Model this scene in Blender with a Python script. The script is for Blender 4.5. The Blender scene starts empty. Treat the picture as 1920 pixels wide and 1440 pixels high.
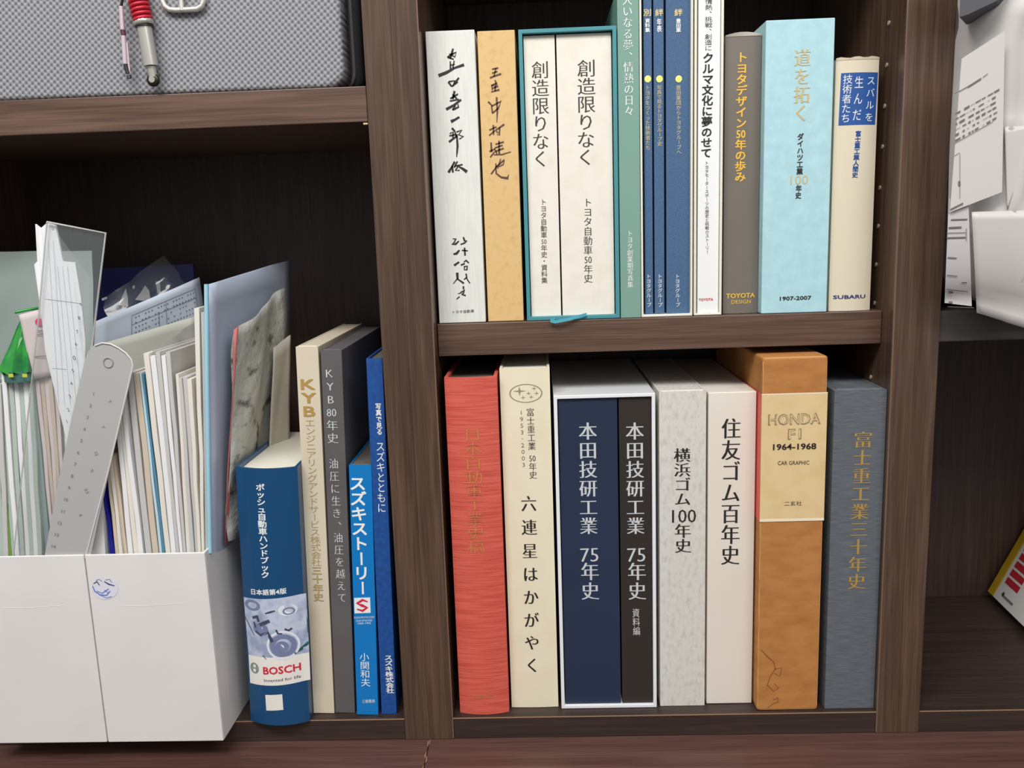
import bpy, bmesh, math, random
from mathutils import Vector, Matrix
random.seed(7)
sc = bpy.context.scene
col = sc.collection

# ------------------------------------------------------------------ camera
F, PITCH, ROLL, YAW = 1616.0, .1751, -.0343, -.0347
CAM = Vector((0, -.8, 0))
def _axes():
    cy, sy = math.cos(YAW), math.sin(YAW)
    r = Vector((cy, -sy, 0)); f = Vector((sy, cy, 0)); u = Vector((0, 0, 1))
    f2 = f*math.cos(PITCH) - u*math.sin(PITCH); u2 = u*math.cos(PITCH) + f*math.sin(PITCH)
    return r*math.cos(ROLL) + u2*math.sin(ROLL), u2*math.cos(ROLL) - r*math.sin(ROLL), f2
AR, AU, AF = _axes()
cam = bpy.data.objects.new('camera', bpy.data.cameras.new('camera'))
col.objects.link(cam); sc.camera = cam
cam.data.sensor_width = 36; cam.data.sensor_fit = 'HORIZONTAL'; cam.data.lens = F*36/1920
cam.data.clip_start = .01
m = Matrix.Identity(4)
for i in range(3):
    m[i][0] = AR[i]; m[i][1] = AU[i]; m[i][2] = -AF[i]; m[i][3] = CAM[i]
cam.matrix_world = m

def ray(px, py):
    return AF + AR*((px-960)/F) + AU*((720-py)/F)
def P(px, py, y=0.0):            # point of the plane Y = y seen at that pixel
    d = ray(px, py); return CAM + d*((y - CAM.y)/d.y)
def PZ(px, py, z):               # point of the level plane Z = z
    d = ray(px, py); return CAM + d*((z - CAM.z)/d.z)
def PX(px, py, x):
    d = ray(px, py); return CAM + d*((x - CAM.x)/d.x)

# ------------------------------------------------------------------ world, lights, exposure
w = bpy.data.worlds.new('room_light'); sc.world = w; w.use_nodes = True
_nt = w.node_tree; _tc = _nt.nodes.new('ShaderNodeTexCoord'); _sp = _nt.nodes.new('ShaderNodeSeparateXYZ'); _cr = _nt.nodes.new('ShaderNodeValToRGB')
_mr = _nt.nodes.new('ShaderNodeMapRange'); _mr.inputs['From Min'].default_value = -1
_nt.links.new(_tc.outputs['Generated'], _sp.inputs[0]); _nt.links.new(_sp.outputs['Z'], _mr.inputs[0]); _nt.links.new(_mr.outputs[0], _cr.inputs[0])
_cr.color_ramp.elements[0].position = .35; _cr.color_ramp.elements[0].color = (.16, .155, .15, 1)
_cr.color_ramp.elements[1].position = .56; _cr.color_ramp.elements[1].color = (.95, .97, 1, 1)
_nt.links.new(_cr.outputs[0], _nt.nodes['Background'].inputs[0])
w.node_tree.nodes['Background'].inputs[1].default_value = .48
def area(name, loc, rot, sx, sy, power, colr=(1, .985, .96)):
    l = bpy.data.lights.new(name, 'AREA'); l.shape = 'RECTANGLE'; l.size = sx; l.size_y = sy
    l.energy = power; l.color = colr
    o = bpy.data.objects.new(name, l); o.location = loc; o.rotation_euler = rot; col.objects.link(o)
    return o
area('ceiling_lamp', (-.5, -1.15, 1.35), (math.radians(32), 0, 0), 1.3, .5, 37)
area('ceiling_lamp', (1.0, -1.6, 1.35), (math.radians(35), 0, 0), 1.3, .5, 21)
vs = sc.view_settings
vs.view_transform = 'Standard'; vs.look = 'None'; vs.gamma = 1; vs.use_curve_mapping = False
vs.exposure = -.08

# ------------------------------------------------------------------ materials
def lin(c):
    return tuple(((v/255)/12.92 if v/255 <= .04045 else ((v/255+.055)/1.055)**2.4) for v in c) + (1,)
MATS = {}
def mat(name, rgb, rough=.6, metal=0, spec=.5, noise=None, bump=None, alpha=None, coat=0):
    """noise=(scale xyz, rgb2, lo, hi); bump=(scale xyz, strength, distance)"""
    if name in MATS: return MATS[name]
    m = bpy.data.materials.new(name); m.use_nodes = True; MATS[name] = m
    nt = m.node_tree; b = nt.nodes['Principled BSDF']
    b.inputs['Base Color'].default_value = lin(rgb); b.inputs['Roughness'].default_value = rough
    b.inputs['Metallic'].default_value = metal; b.inputs['Specular IOR Level'].default_value = spec
    b.inputs['Coat Weight'].default_value = coat
    def tex(scale, detail=4):
        tc = nt.nodes.new('ShaderNodeTexCoord'); mp = nt.nodes.new('ShaderNodeMapping')
        mp.inputs['Scale'].default_value = scale
        n = nt.nodes.new('ShaderNodeTexNoise'); n.inputs['Scale'].default_value = 1; n.inputs['Detail'].default_value = detail
        nt.links.new(tc.outputs['Object'], mp.inputs[0]); nt.links.new(mp.outputs[0], n.inputs['Vector'])
        return n
    if noise:
        n = tex(noise[0]); r = nt.nodes.new('ShaderNodeValToRGB')
        r.color_ramp.elements[0].position = noise[2]; r.color_ramp.elements[1].position = noise[3]
        r.color_ramp.elements[0].color = lin(rgb); r.color_ramp.elements[1].color = lin(noise[1])
        nt.links.new(n.outputs['Fac'], r.inputs[0]); nt.links.new(r.outputs[0], b.inputs['Base Color'])
    if bump:
        n = tex(bump[0]); bp = nt.nodes.new('ShaderNodeBump')
        bp.inputs['Strength'].default_value = bump[1]; bp.inputs['Distance'].default_value = bump[2]
        nt.links.new(n.outputs['Fac'], bp.inputs['Height']); nt.links.new(bp.outputs[0], b.inputs['Normal'])
    return m
def wood(name, axis, c1, c2, c3, rough=.42, seed=0):
    """dark laminate with straight grain running along axis 0/1/2"""
    m = bpy.data.materials.new(name); m.use_nodes = True; MATS[name] = m
    nt = m.node_tree; b = nt.nodes['Principled BSDF']
    tc = nt.nodes.new('ShaderNodeTexCoord')
    def layer(across, along, detail, dist):
        s = [across]*3; s[axis] = along
        mp = nt.nodes.new('ShaderNodeMapping'); mp.inputs['Scale'].default_value = s
        mp.inputs['Location'].default_value = (seed*3.1, seed*1.7, seed)
        n = nt.nodes.new('ShaderNodeTexNoise'); n.inputs['Scale'].default_value = 1
        n.inputs['Detail'].default_value = detail; n.inputs['Distortion'].default_value = dist
        nt.links.new(tc.outputs['Object'], mp.inputs[0]); nt.links.new(mp.outputs[0], n.inputs['Vector']); return n
    a = layer(120, 4.5, 6, .9); c = layer(700, 16, 3, 0)
    mx = nt.nodes.new('ShaderNodeMix'); mx.data_type = 'FLOAT'; mx.inputs[0].default_value = .42
    nt.links.new(a.outputs['Fac'], mx.inputs[2]); nt.links.new(c.outputs['Fac'], mx.inputs[3])
    r = nt.nodes.new('ShaderNodeValToRGB'); e = r.color_ramp.elements
    e[0].position = .36; e[0].color = lin(c1); e[1].position = .66; e[1].color = lin(c3)
    k = e.new(.5); k.color = lin(c2)
    nt.links.new(mx.outputs[0], r.inputs[0]); nt.links.new(r.outputs[0], b.inputs['Base Color'])
    bp = nt.nodes.new('ShaderNodeBump'); bp.inputs['Strength'].default_value = .25; bp.inputs['Distance'].default_value = .0004
    nt.links.new(mx.outputs[0], bp.inputs['Height']); nt.links.new(bp.outputs[0], b.inputs['Normal'])
    b.inputs['Roughness'].default_value = rough
    return m
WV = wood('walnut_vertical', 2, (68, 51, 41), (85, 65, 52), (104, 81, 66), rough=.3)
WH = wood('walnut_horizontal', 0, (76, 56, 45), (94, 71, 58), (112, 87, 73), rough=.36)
WI = wood('walnut_interior_shade', 2, (52, 35, 30), (63, 45, 38), (77, 57, 49), rough=.5, seed=4)  # darker copy of the walnut, shade inside the bays put into its colour
WIH = wood('walnut_interior_shelf_shade', 0, (44, 32, 28), (54, 40, 35), (66, 50, 44), rough=.5, seed=6)  # bottom boards likewise, interior shade mixed into the wood tone
WC = wood('walnut_worktop', 0, (74, 48, 42), (87, 59, 52), (101, 71, 63), rough=.45, seed=2)
WS = wood('walnut_shelf_sheen', 0, (62, 56, 55), (70, 64, 63), (78, 72, 71), seed=9)  # blurry sheen on the shelf front put into the wood colour as grey
EDGE = mat('edge_highlight_and_chip_tan', (150, 118, 90), .5); EDGV = mat('edge_highlight_brown', (118, 93, 74), .5)  # pale tones of painted edge highlights; the tan also colours the seam chips
def film(name, rgb, opac, rough=.08):
    """thin clear or milky plastic: part see-through, part diffuse, a little gloss"""
    m = bpy.data.materials.new(name); m.use_nodes = True; MATS[name] = m
    nt = m.node_tree; nt.nodes.remove(nt.nodes['Principled BSDF']); out = nt.nodes['Material Output']
    t = nt.nodes.new('ShaderNodeBsdfTransparent'); d = nt.nodes.new('ShaderNodeBsdfDiffuse'); g = nt.nodes.new('ShaderNodeBsdfGlossy')
    d.inputs[0].default_value = lin(rgb); g.inputs['Roughness'].default_value = rough; g.inputs[0].default_value = (.9, .9, .9, 1)
    m1 = nt.nodes.new('ShaderNodeMixShader'); m1.inputs[0].default_value = opac
    m2 = nt.nodes.new('ShaderNodeMixShader'); m2.inputs[0].default_value = .06
    nt.links.new(t.outputs[0], m1.inputs[1]); nt.links.new(d.outputs[0], m1.inputs[2])
    nt.links.new(m1.outputs[0], m2.inputs[1]); nt.links.new(g.outputs[0], m2.inputs[2])
    nt.links.new(m2.outputs[0], out.inputs['Surface'])
    return m

# ------------------------------------------------------------------ object helpers
def tag(o, label=None, cat=None, group=None, kind=None):
    if label: o['label'] = label
    if cat: o['category'] = cat
    if group: o['group'] = group
    if kind: o['kind'] = kind
    return o
def empty(name, loc, label, cat, group=None, rot=(0, 0, 0)):
    o = bpy.data.objects.new(name, None); o.empty_display_size = .02
    o.location = loc; o.rotation_euler = rot; col.objects.link(o)
    return tag(o, label, cat, group)
def W2L(o):                      # world -> local of a root (or of a part without own transform)
    return (Matrix.Translation(o.location) @ o.rotation_euler.to_matrix().to_4x4()).inverted()
def mk(name, verts, faces, material, parent=None, smooth=False, label=None):
    me = bpy.data.meshes.new(name); me.from_pydata([tuple(v) for v in verts], [], faces); me.update()
    bm = bmesh.new(); bm.from_mesh(me); bmesh.ops.recalc_face_normals(bm, faces=bm.faces)
    bm.to_mesh(me); bm.free()
    me.materials.append(material)
    if smooth:
        for p in me.polygons: p.use_smooth = True
    o = bpy.data.objects.new(name, me); col.objects.link(o)
    if parent: o.parent = parent
    if label: o['label'] = label
    return o
def box(name, lo, hi, material, parent=None, bev=0.0006, label=None, seg=2):
    bm = bmesh.new(); bmesh.ops.create_cube(bm, size=1)
    for v in bm.verts:
        v.co = Vector([(lo[i]+hi[i])/2 + v.co[i]*(hi[i]-lo[i]) for i in range(3)])
    if bev: bmesh.ops.bevel(bm, geom=list(bm.edges), offset=bev, segments=seg, affect='EDGES', profile=.5)
    me = bpy.data.meshes.new(name); bm.to_mesh(me); bm.free(); me.materials.append(material)
    o = bpy.data.objects.new(name, me); col.objects.link(o)
    if parent: o.parent = parent
    if label: o['label'] = label
    return o
def prism(name, pts, vec, material, parent=None, label=None, bev=0):
    """polygon (world or local points) pushed along vec"""
    n = len(pts); vec = Vector(vec)
    v = [Vector(p) for p in pts] + [Vector(p)+vec for p in pts]
    f = [tuple(range(n)), tuple(range(2*n-1, n-1, -1))] + [(i, (i+1) % n, (i+1) % n+n, i+n) for i in range(n)]
    o = mk(name, v, f, material, parent, label=label)
    return o
def tube(name, path, rad, material, parent=None, seg=12, caps=True, label=None, closed=False):
    pts = [Vector(p) for p in path]; n = len(pts); vs_, fs = [], []
    rads = rad if isinstance(rad, (list, tuple)) else [rad]*n
    prev = None
    for i in range(n):
        if closed: t = (pts[(i+1) % n]-pts[i-1])
        else: t = pts[min(i+1, n-1)] - pts[max(i-1, 0)]
        t.normalize()
        if prev is None: a = t.orthogonal().normalized()
        else:
            a = prev - t*prev.dot(t); a.normalize()
        prev = a; b = t.cross(a)
        for k in range(seg):
            an = 2*math.pi*k/seg; vs_.append(pts[i] + (a*math.cos(an)+b*math.sin(an))*rads[i])
    m_ = n if closed else n-1
    for i in range(m_):
        for k in range(seg):
            j = (i+1) % n
            fs.append((i*seg+k, i*seg+(k+1) % seg, j*seg+(k+1) % seg, j*seg+k))
    if caps and not closed:
        k0_ = len(vs_); vs_ += vs_[:seg]+vs_[(n-1)*seg:n*seg]; fs.append(tuple(range(k0_+seg-1, k0_-1, -1))); fs.append(tuple(range(k0_+seg, k0_+2*seg)))
    o = mk(name, vs_, fs, material, parent, smooth=True, label=label)
    for p in o.data.polygons:
        if len(p.vertices) > 4: p.use_smooth = False
    return o

# ------------------------------------------------------------------ lettering
_G = {}
class Pt(tuple):                 # a glyph point that knows which overlaid copy it belongs to
    def __new__(cls, t, k):
        o = tuple.__new__(cls, t); o.k = k; return o
def glyph(s, style):
    k = (s, style)
    if k in _G: return _G[k]
    c = bpy.data.curves.new('glyph', 'FONT'); c.body = s; c.resolution_u = 2; c.size = 1
    c.offset = {'r': 0, 'l': -.012, 'b': .004, 'm': -.014, 'mb': -.013}[style]
    o = bpy.data.objects.new('glyph', c); col.objects.link(o)
    bpy.context.view_layer.update()
    me = bpy.data.meshes.new_from_object(o.evaluated_get(bpy.context.evaluated_depsgraph_get()))
    v = [(p.co.x, p.co.y) for p in me.vertices]; f = [tuple(p.vertices) for p in me.polygons]
    bpy.data.objects.remove(o); bpy.data.curves.remove(c); bpy.data.meshes.remove(me)
    if style in ('m', 'mb', 'b'):     # thick uprights, thin level strokes; or all thick
        sh = {'m': ((-.018, 0), (0, 0), (.018, 0)), 'mb': ((-.032, 0), (0, 0), (.032, 0)), 'b': ((-.018, -.016), (.018, .016), (-.018, .016), (.018, -.016))}[style]
        vv, ff = [], []
        for n_, (sx_, sy_) in enumerate(sh):
            b = len(vv); vv += [Pt((x+sx_, y+sy_), n_) for x, y in v]; ff += [tuple(i+b for i in q) for q in f]
        v, f = vv, ff
    else: v = [Pt(q, 0) for q in v]
    _G[k] = (v, f); return _G[k]
_ref = glyph('田', 'r')[0]
CX = (min(p[0] for p in _ref)+max(p[0] for p in _ref))/2
CY = (min(p[1] for p in _ref)+max(p[1] for p in _ref))/2
SC = 1/(max(p[0] for p in glyph('国', 'r')[0])-min(p[0] for p in glyph('国', 'r')[0]))*.86
ROT = 'ー－-—―〜~()（）'
class Book: pass
def surf(b, x, off=.00025):      # local y of a spine's face at local x
    t = max(-1, min(1, x/(b.w/2))) if b.w else 0
    return -b.bulge*(1 - t*t) - off
def put(b, name, verts2, faces, material, off=.00025, label=None):
    """verts2: local (x, z) on the spine; lays them on the spine face"""
    v = [Vector((q[0], surf(b, q[0], off+(.00004*q.k if isinstance(q, Pt) else 0)), q[1])) for q in verts2]
    me = bpy.data.meshes.new(name); me.from_pydata([tuple(q) for q in v], [], faces); me.materials.append(material)
    o = bpy.data.objects.new(name, me); col.objects.link(o); o.parent = b.root
    if label: o['label'] = label
    return o
def loc2(b, px, py):
    p = b.inv @ P(px, py, b.d); return p.x, p.z
def vtext(b, s, top, bot, wpx, material, style='r', name='title_lettering', hs=1.0, jit=0, off=.00025, label=None):
    """characters stacked from pixel top=(x,y) to bot=(x,y) (edges of the column), wpx wide"""
    x0, z0 = loc2(b, *top); x1, z1 = loc2(b, *bot); xw, _ = loc2(b, top[0]+wpx, top[1]); wd = abs(xw-x0)
    cells = s if isinstance(s, list) else list(s)
    wt = [.45 if c in (' ', '　') else 1 for c in cells]; tot = sum(wt); a = 0
    V, Fs = [], []
    for c, q in zip(cells, wt):
        mid = (a+q/2)/tot; a += q; h = abs(z0-z1)/tot
        cx = x0+(x1-x0)*mid; cz = z0+(z1-z0)*mid
        if c.strip() == '': continue
        gv, gf = glyph(c, style); base = len(V)
        if len(c) > 1 or ord(c[0]) < 0x2000:      # latin: fit on its own middle
            gx = (min(p[0] for p in gv)+max(p[0] for p in gv))/2; gy = CY; sx = wd*SC*(1.0 if len(c) == 1 else .95/len(c)*1.75)
            gy = (min(p[1] for p in gv)+max(p[1] for p in gv))/2
        else: gx, gy, sx = CX, CY, wd*SC
        sz = h*SC*hs*.98; r = random.uniform(-jit, jit)
        for g_ in gv:
            x, y = g_; dx, dy = x-gx, y-gy
            if c in ROT: dx, dy = dy*.9, -dx
            if c in '、。': dx += .55; dy += .5
            dx, dy = dx*math.cos(r)-dy*math.sin(r), dx*math.sin(r)+dy*math.cos(r)
            V.append(Pt((cx+dx*sx, cz+dy*sz), g_.k))
        Fs += [tuple(i+base for i in q_) for q_ in gf]
    return put(b, name, V, Fs, material, off, label)
def htext(b, s, L, R, hpx, material, style='r', name='lettering', off=.00025, label=None):
    """one line from pixel L to R, hpx tall"""
    gv, gf = glyph(s, style)
    a0, a1 = min(p[0] for p in gv), max(p[0] for p in gv); b0, b1 = min(p[1] for p in gv), max(p[1] for p in gv)
    x0, z0 = loc2(b, *L); x1, z1 = loc2(b, *R); _, zh = loc2(b, L[0], L[1]-hpx); h = zh-z0
    V = [Pt((x0+(x1-x0)*(g[0]-a0)/(a1-a0), z0+(z1-z0)*(g[0]-a0)/(a1-a0)+h*((g[1]-b0)/(b1-b0)-.5)), g.k) for g in gv]
    return put(b, name, V, gf, material, off, label)
def strokes(b, name, lines, material, scale=1.0, off=.00028, label=None):
    """brush strokes: each a list of (px, py, width px)"""
    V, Fs = [], []
    k = abs(loc2(b, 900, 300)[0]-loc2(b, 901, 300)[0])*scale
    for ln in lines:
        pts = [(Vector(loc2(b, x, y)), wd*k*.64) for x, y, wd in ln]
        base = len(V)
        for i, (p, r) in enumerate(pts):
            t = pts[min(i+1, len(pts)-1)][0]-pts[max(i-1, 0)][0]; t.normalize(); n = Vector((-t.y, t.x))
            e = t*(-r*.6 if i == 0 else (r*.6 if i == len(pts)-1 else 0))
            V += [tuple(p+e+n*r), tuple(p+e-n*r)]
            if i: Fs.append((base+2*i-2, base+2*i-1, base+2*i+1, base+2*i))
    return put(b, name, V, Fs, material, off, label)
def patch(b, name, px, material, off=.00015, nx=10, label=None):
    """four pixel corners TL TR BR BL as a printed panel following the spine"""
    c = [loc2(b, *p) for p in px]; V, Fs = [], []
    for i in range(nx+1):
        t = i/nx
        V += [(c[0][0]+(c[1][0]-c[0][0])*t, c[0][1]+(c[1][1]-c[0][1])*t), (c[3][0]+(c[2][0]-c[3][0])*t, c[3][1]+(c[2][1]-c[3][1])*t)]
        if i: Fs.append((2*i-2, 2*i-1, 2*i+1, 2*i))
    return put(b, name, V, Fs, material, off, label)
def disc(b, name, px, py, rx, ry, material, off=.0003, n=20, hole=0):
    cx, cz = loc2(b, px, py); ax = loc2(b, px+rx, py)[0]-cx; az = loc2(b, px, py-ry)[1]-cz
    ring = [(math.cos(2*math.pi*i/n), math.sin(2*math.pi*i/n)) for i in range(n)]
    if not hole: return put(b, name, [(cx+ax*a, cz+az*c) for a, c in ring], [tuple(range(n))], material, off)
    V = [(cx+ax*a, cz+az*c) for a, c in ring]+[(cx+ax*a*hole, cz+az*c*hole) for a, c in ring]
    return put(b, name, V, [(i, (i+1) % n, (i+1) % n+n, i+n) for i in range(n)], material, off)

# ------------------------------------------------------------------ book builders
def base(name, label, cat, TL, TR, BL, BR, d, zs, depth=.21, group=None, shrink=.0004, lean=True, bulge=0):
    """stand a book of that size on the level zs with its spine at Y = d"""
    tl, tr, bl, br = [P(*q, d) for q in (TL, TR, BL, BR)]
    w_ = ((tr-tl).length + (br-bl).length)/2 - shrink
    bc = (bl+br)/2; tc = (tl+tr)/2
    ang = math.atan2(tc.x-bc.x, tc.z-bc.z) if lean else 0
    if abs(ang) < .006: ang = 0
    zs += .0004
    b = Book(); b.w = w_; b.d = d; b.depth = depth; b.bulge = bulge
    x = bc.x + (tc.x-bc.x)/2 if not ang else bc.x
    b.h = (tc.z-zs)/math.cos(ang)
    b.zs = zs
    b.root = empty(name, (x, d, zs + abs(math.sin(ang))*w_/2), label, cat, group, (0, ang, 0))
    b.inv = W2L(b.root); b.ang = ang
    return b
def case_closed(b, material, bev=.0009, name='slipcase_body', lines=True):
    o = box(name, (-b.w/2, 0, 0), (b.w/2, b.depth, b.h), material, b.root, bev, seg=3)
    return o
def hardcover(b, material, pages, t=.0024, rec=.003, cap=.004, label=None, seg=14):
    w, h, D = b.w, b.h, b.depth
    def prof(t_, n=seg):
        hw = w/2 - t_; o = [(-hw, D)]
        o.append((-hw, .004+t_*.3))
        for i in range(n+1):
            x = -hw+2*hw*i/n; u = x/(w/2)
            o.append((x, -b.bulge*(1-u*u)+t_*(1.0)))
        o.append((hw, .004+t_*.3)); o.append((hw, D)); return o
    out, inn = prof(0), prof(t); n = len(out); V = []
    for z in (0, h):
        V += [(x, y, z) for x, y in out]; V += [(x, y, z) for x, y in inn]
    Fs = []
    for i in range(n-1):
        Fs += [(i, i+1, 2*n+i+1, 2*n+i), (n+i+1, n+i, 3*n+i, 3*n+i+1), (i+1, i, n+i, n+i+1), (2*n+i, 2*n+i+1, 3*n+i+1, 3*n+i)]
    Fs += [(0, n, 3*n, 2*n), (n-1, 3*n-1, 4*n-1, 2*n-1)]
    mk('cover', V, Fs, material, b.root, label=label)
    box('page_block', (-w/2+t*1.05, t+.0004, rec), (w/2-t*1.05, D-.003, h-rec), pages, b.root, .0003)
    mk('headband', [(-w/2+t*1.2, t+.0002, h-rec), (w/2-t*1.2, t+.0002, h-rec), (w/2-t*1.2, t+.002, h-rec+.0012), (-w/2+t*1.2, t+.002, h-rec+.0012)], [(0, 1, 2, 3)], pages, b.root)
def slip_open(b, material, t, inside, tb=None):
    """open-fronted slipcase: five walls"""
    w, h, D = b.w, b.h, b.depth; tb = tb or t
    lo = [(-w/2, 0), (w/2, 0), (w/2, h), (-w/2, h)]; li = [(-w/2+t, tb), (w/2-t, tb), (w/2-t, h-tb), (-w/2+t, h-tb)]
    V = [(x, 0, z) for x, z in lo]+[(x, 0, z) for x, z in li]+[(x, D-t, z) for x, z in li]+[(x, D, z) for x, z in lo]
    Fs = []
    for i in range(4):
        j = (i+1) % 4
        Fs += [(i, j, 4+j, 4+i), (4+i, 4+j, 8+j, 8+i), (i, 12+i, 12+j, j)]
    Fs += [(8, 9, 10, 11), (12, 15, 14, 13)]
    o = mk('slipcase_shell', V, Fs, material, b.root)
    md = o.modifiers.new('soft_edges', 'BEVEL'); md.width = .0005; md.segments = 2; md.limit_method = 'ANGLE'
    return o

# printing inks and papers
BLK = mat('ink_black', (38, 34, 32), .6); INK2 = mat('ink_soft_black', (62, 59, 54), .7)
WHT = mat('ink_white', (238, 240, 240), .55); SIL = mat('foil_silver', (206, 209, 212), .4, 0)
GOLD = mat('foil_gold', (188, 152, 84), .4, .15); GOLD2 = mat('foil_gold_bright', (240, 190, 75), .4, 0)
PGOLD = mat('ink_dull_gold', (176, 158, 106), .5, .1); PG2 = mat('foil_gold_pale', (205, 186, 136), .4, 0)
RED = mat('ink_red', (214, 40, 62), .5); BLU = mat('ink_blue', (36, 84, 156), .5)
PAGES = mat('page_block_paper', (226, 222, 208), .85, bump=((900, 4, 4), .3, .0003))
PAGED = mat('page_block_shade', (96, 90, 82), .85, bump=((900, 4, 4), .3, .0003))  # page paper darkened, shade of the recessed head put into its colour

# ------------------------------------------------------------------ the bookcase: levels and panel lines
XL1, XM1, XR1 = -.1489, -.1242, -.0995        # the double upright between left and middle bay
XL2, XM2, XR2 = .3251, .3462, .3672           # the double upright between middle and right bay
DEP = .268                                     # inner depth
ZB, ZB0 = -.4842, -.5073                       # bottom board top / underside
ZS, ZS0 = P(1240, 595, .026).z, P(1240, 656, .026).z                       # middle-bay shelf
ZT, ZT0 = .1325, .1018                         # left-bay upper shelf
ZTOP = .262                                    # next shelf up, out of frame
XLL = -.1489-.465                              # inner face of the leftmost side panel
XRR = XR2+.425
def cabinet(label, x0, x1, shelves, tl, tr, ztop=ZTOP):
    """x0, x1 = outer faces; tl, tr = thickness of its side panels"""
    r = empty('bookcase', ((x0+x1)/2, 0, ZB0), label, 'bookcase')
    off = Vector(r.location)
    def bx(n, lo, hi, m_, bev=.0007, lab=None):
        return box(n, [lo[i]-off[i] for i in range(3)], [hi[i]-off[i] for i in range(3)], m_, r, bev, lab)
    g = .00004
    bx('side_panel', (x0+g, 0, ZB0), (x0+tl, DEP+.02, .62), WV, .0003)
    bx('side_panel', (x1-tr, 0, ZB0), (x1-g, DEP+.02, .62), WV, .0003)
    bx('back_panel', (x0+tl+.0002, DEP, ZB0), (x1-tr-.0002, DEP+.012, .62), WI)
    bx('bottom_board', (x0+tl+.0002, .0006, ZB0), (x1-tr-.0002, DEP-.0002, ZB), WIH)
    bx('edge_highlight', (x0+tl+.0002, 0.0, ZB-.0011), (x1-tr-.0002, .0005, ZB-.00002), EDGE, 0, 'thin pale highlight painted along the board edge')  # light caught on the front edge, painted as a pale strip
    for z1, z0, yf, m_ in shelves:
        bx('shelf', (x0+tl+.0007, yf, z0), (x1-tr-.0007, DEP-.0005, z1), m_)
    bx('shelf', (x0+tl+.0007, .024, ztop), (x1-tr-.0007, DEP-.0005, ztop+.03), WH)
    return r, bx
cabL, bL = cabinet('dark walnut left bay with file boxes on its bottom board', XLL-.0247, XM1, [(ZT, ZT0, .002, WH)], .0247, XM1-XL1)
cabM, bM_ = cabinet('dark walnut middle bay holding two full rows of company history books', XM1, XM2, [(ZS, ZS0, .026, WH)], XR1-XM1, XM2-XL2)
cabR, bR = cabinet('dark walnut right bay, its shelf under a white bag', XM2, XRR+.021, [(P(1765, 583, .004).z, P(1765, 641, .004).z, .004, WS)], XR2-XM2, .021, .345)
ZR = P(1765, 583, .004).z
# pale strips painting light caught on the uprights' edges and lit side
bM_('edge_highlight', (XR1-.0008, -.0002, ZB0+.001), (XR1+.0002, .0012, .6), EDGV, 0, 'thin pale highlight painted along the board edge')
bM_('edge_highlight', (XL2-.0003, -.0002, ZB0+.001), (XL2+.0009, .0012, .6), EDGV, 0, 'thin pale highlight painted along the board edge')
STEEL = mat('shelf_pin_sleeve', (190, 176, 150), .35, .1)
def sleeve(par, px, py, x, s):
    c = W2L(par) @ PX(px, py, x)
    tube('pin_hole_sleeve', [c, c+Vector((-.0008*s, 0, 0))], .0021, STEEL, par, 10)
for px, py in ((1667, 43), (1663, 122), (1659, 199), (1655, 275), (1650, 352), (1647, 424), (1643, 496), (1640, 568), (1633, 707)):
    sleeve(cabM, px, py, XL2, 1)
for px, py in ((123, 301), (122, 356), (130, 413)):
    sleeve(cabL, px, py, XLL, -1)
# small chip of bare board at the shelf corner
chip = W2L(cabL) @ P(687, 231, .001)
box('screw_cap', tuple(chip+Vector((-.003, 0, -.0012))), tuple(chip+Vector((.0012, .003, .0004))), mat('bare_board', (205, 185, 150), .7), cabL, .0004)

# worktop of the base cabinet in front and below
XS = XM1
for x0, x1, lab in ((-1.0, XS-.0003, 'red-brown worktop under the left bay, left of the chipped seam'), (XS+.0003, 1.05, 'red-brown worktop under the middle and right bays')):
    r = empty('worktop', ((x0+x1)/2, 0, ZB0-.03), lab, 'worktop')
    box('top_board', (x0-(x0+x1)/2, -.32, 0), (x1-(x0+x1)/2, .3, .0297), WC, r, .001)
    box('cabinet_body', (x0-(x0+x1)/2+.002, -.30, -.66), (x1-(x0+x1)/2-.002, .3, -.0004), WV, r, .001)
    s = -1 if x0 < -.5 else 1
    for k in range(11):                         # chips of pale core along the seam
        yy = -.004-.022*k-random.random()*.012; xx = (XS+s*.0003)-(x0+x1)/2
        pts = [(xx, yy-.006, .0298), (xx+s*random.uniform(.0008, .0022), yy-.002, .0298), (xx+s*random.uniform(.0004, .0016), yy+.004, .0298), (xx, yy+.006, .0298)]
        prism('edge_chip', pts, (0, 0, .0002), EDGE, r)
# the room around it
def struct(name, lo, hi, m_): tag(box(name, lo, hi, m_, None, 0), kind='structure')
WALL = mat('painted_wall', (214, 210, 202), .9, bump=((60, 60, 60), .1, .001))
struct('wall_back', (-3, .32, -1.2), (3, .42, 2.2), WALL)
struct('floor', (-3, -3, -1.3), (3, .42, -1.2), mat('grey_floor_tile', (110, 106, 102), .6, noise=((30, 30, 30), (96, 93, 90), .4, .6)))
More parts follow.
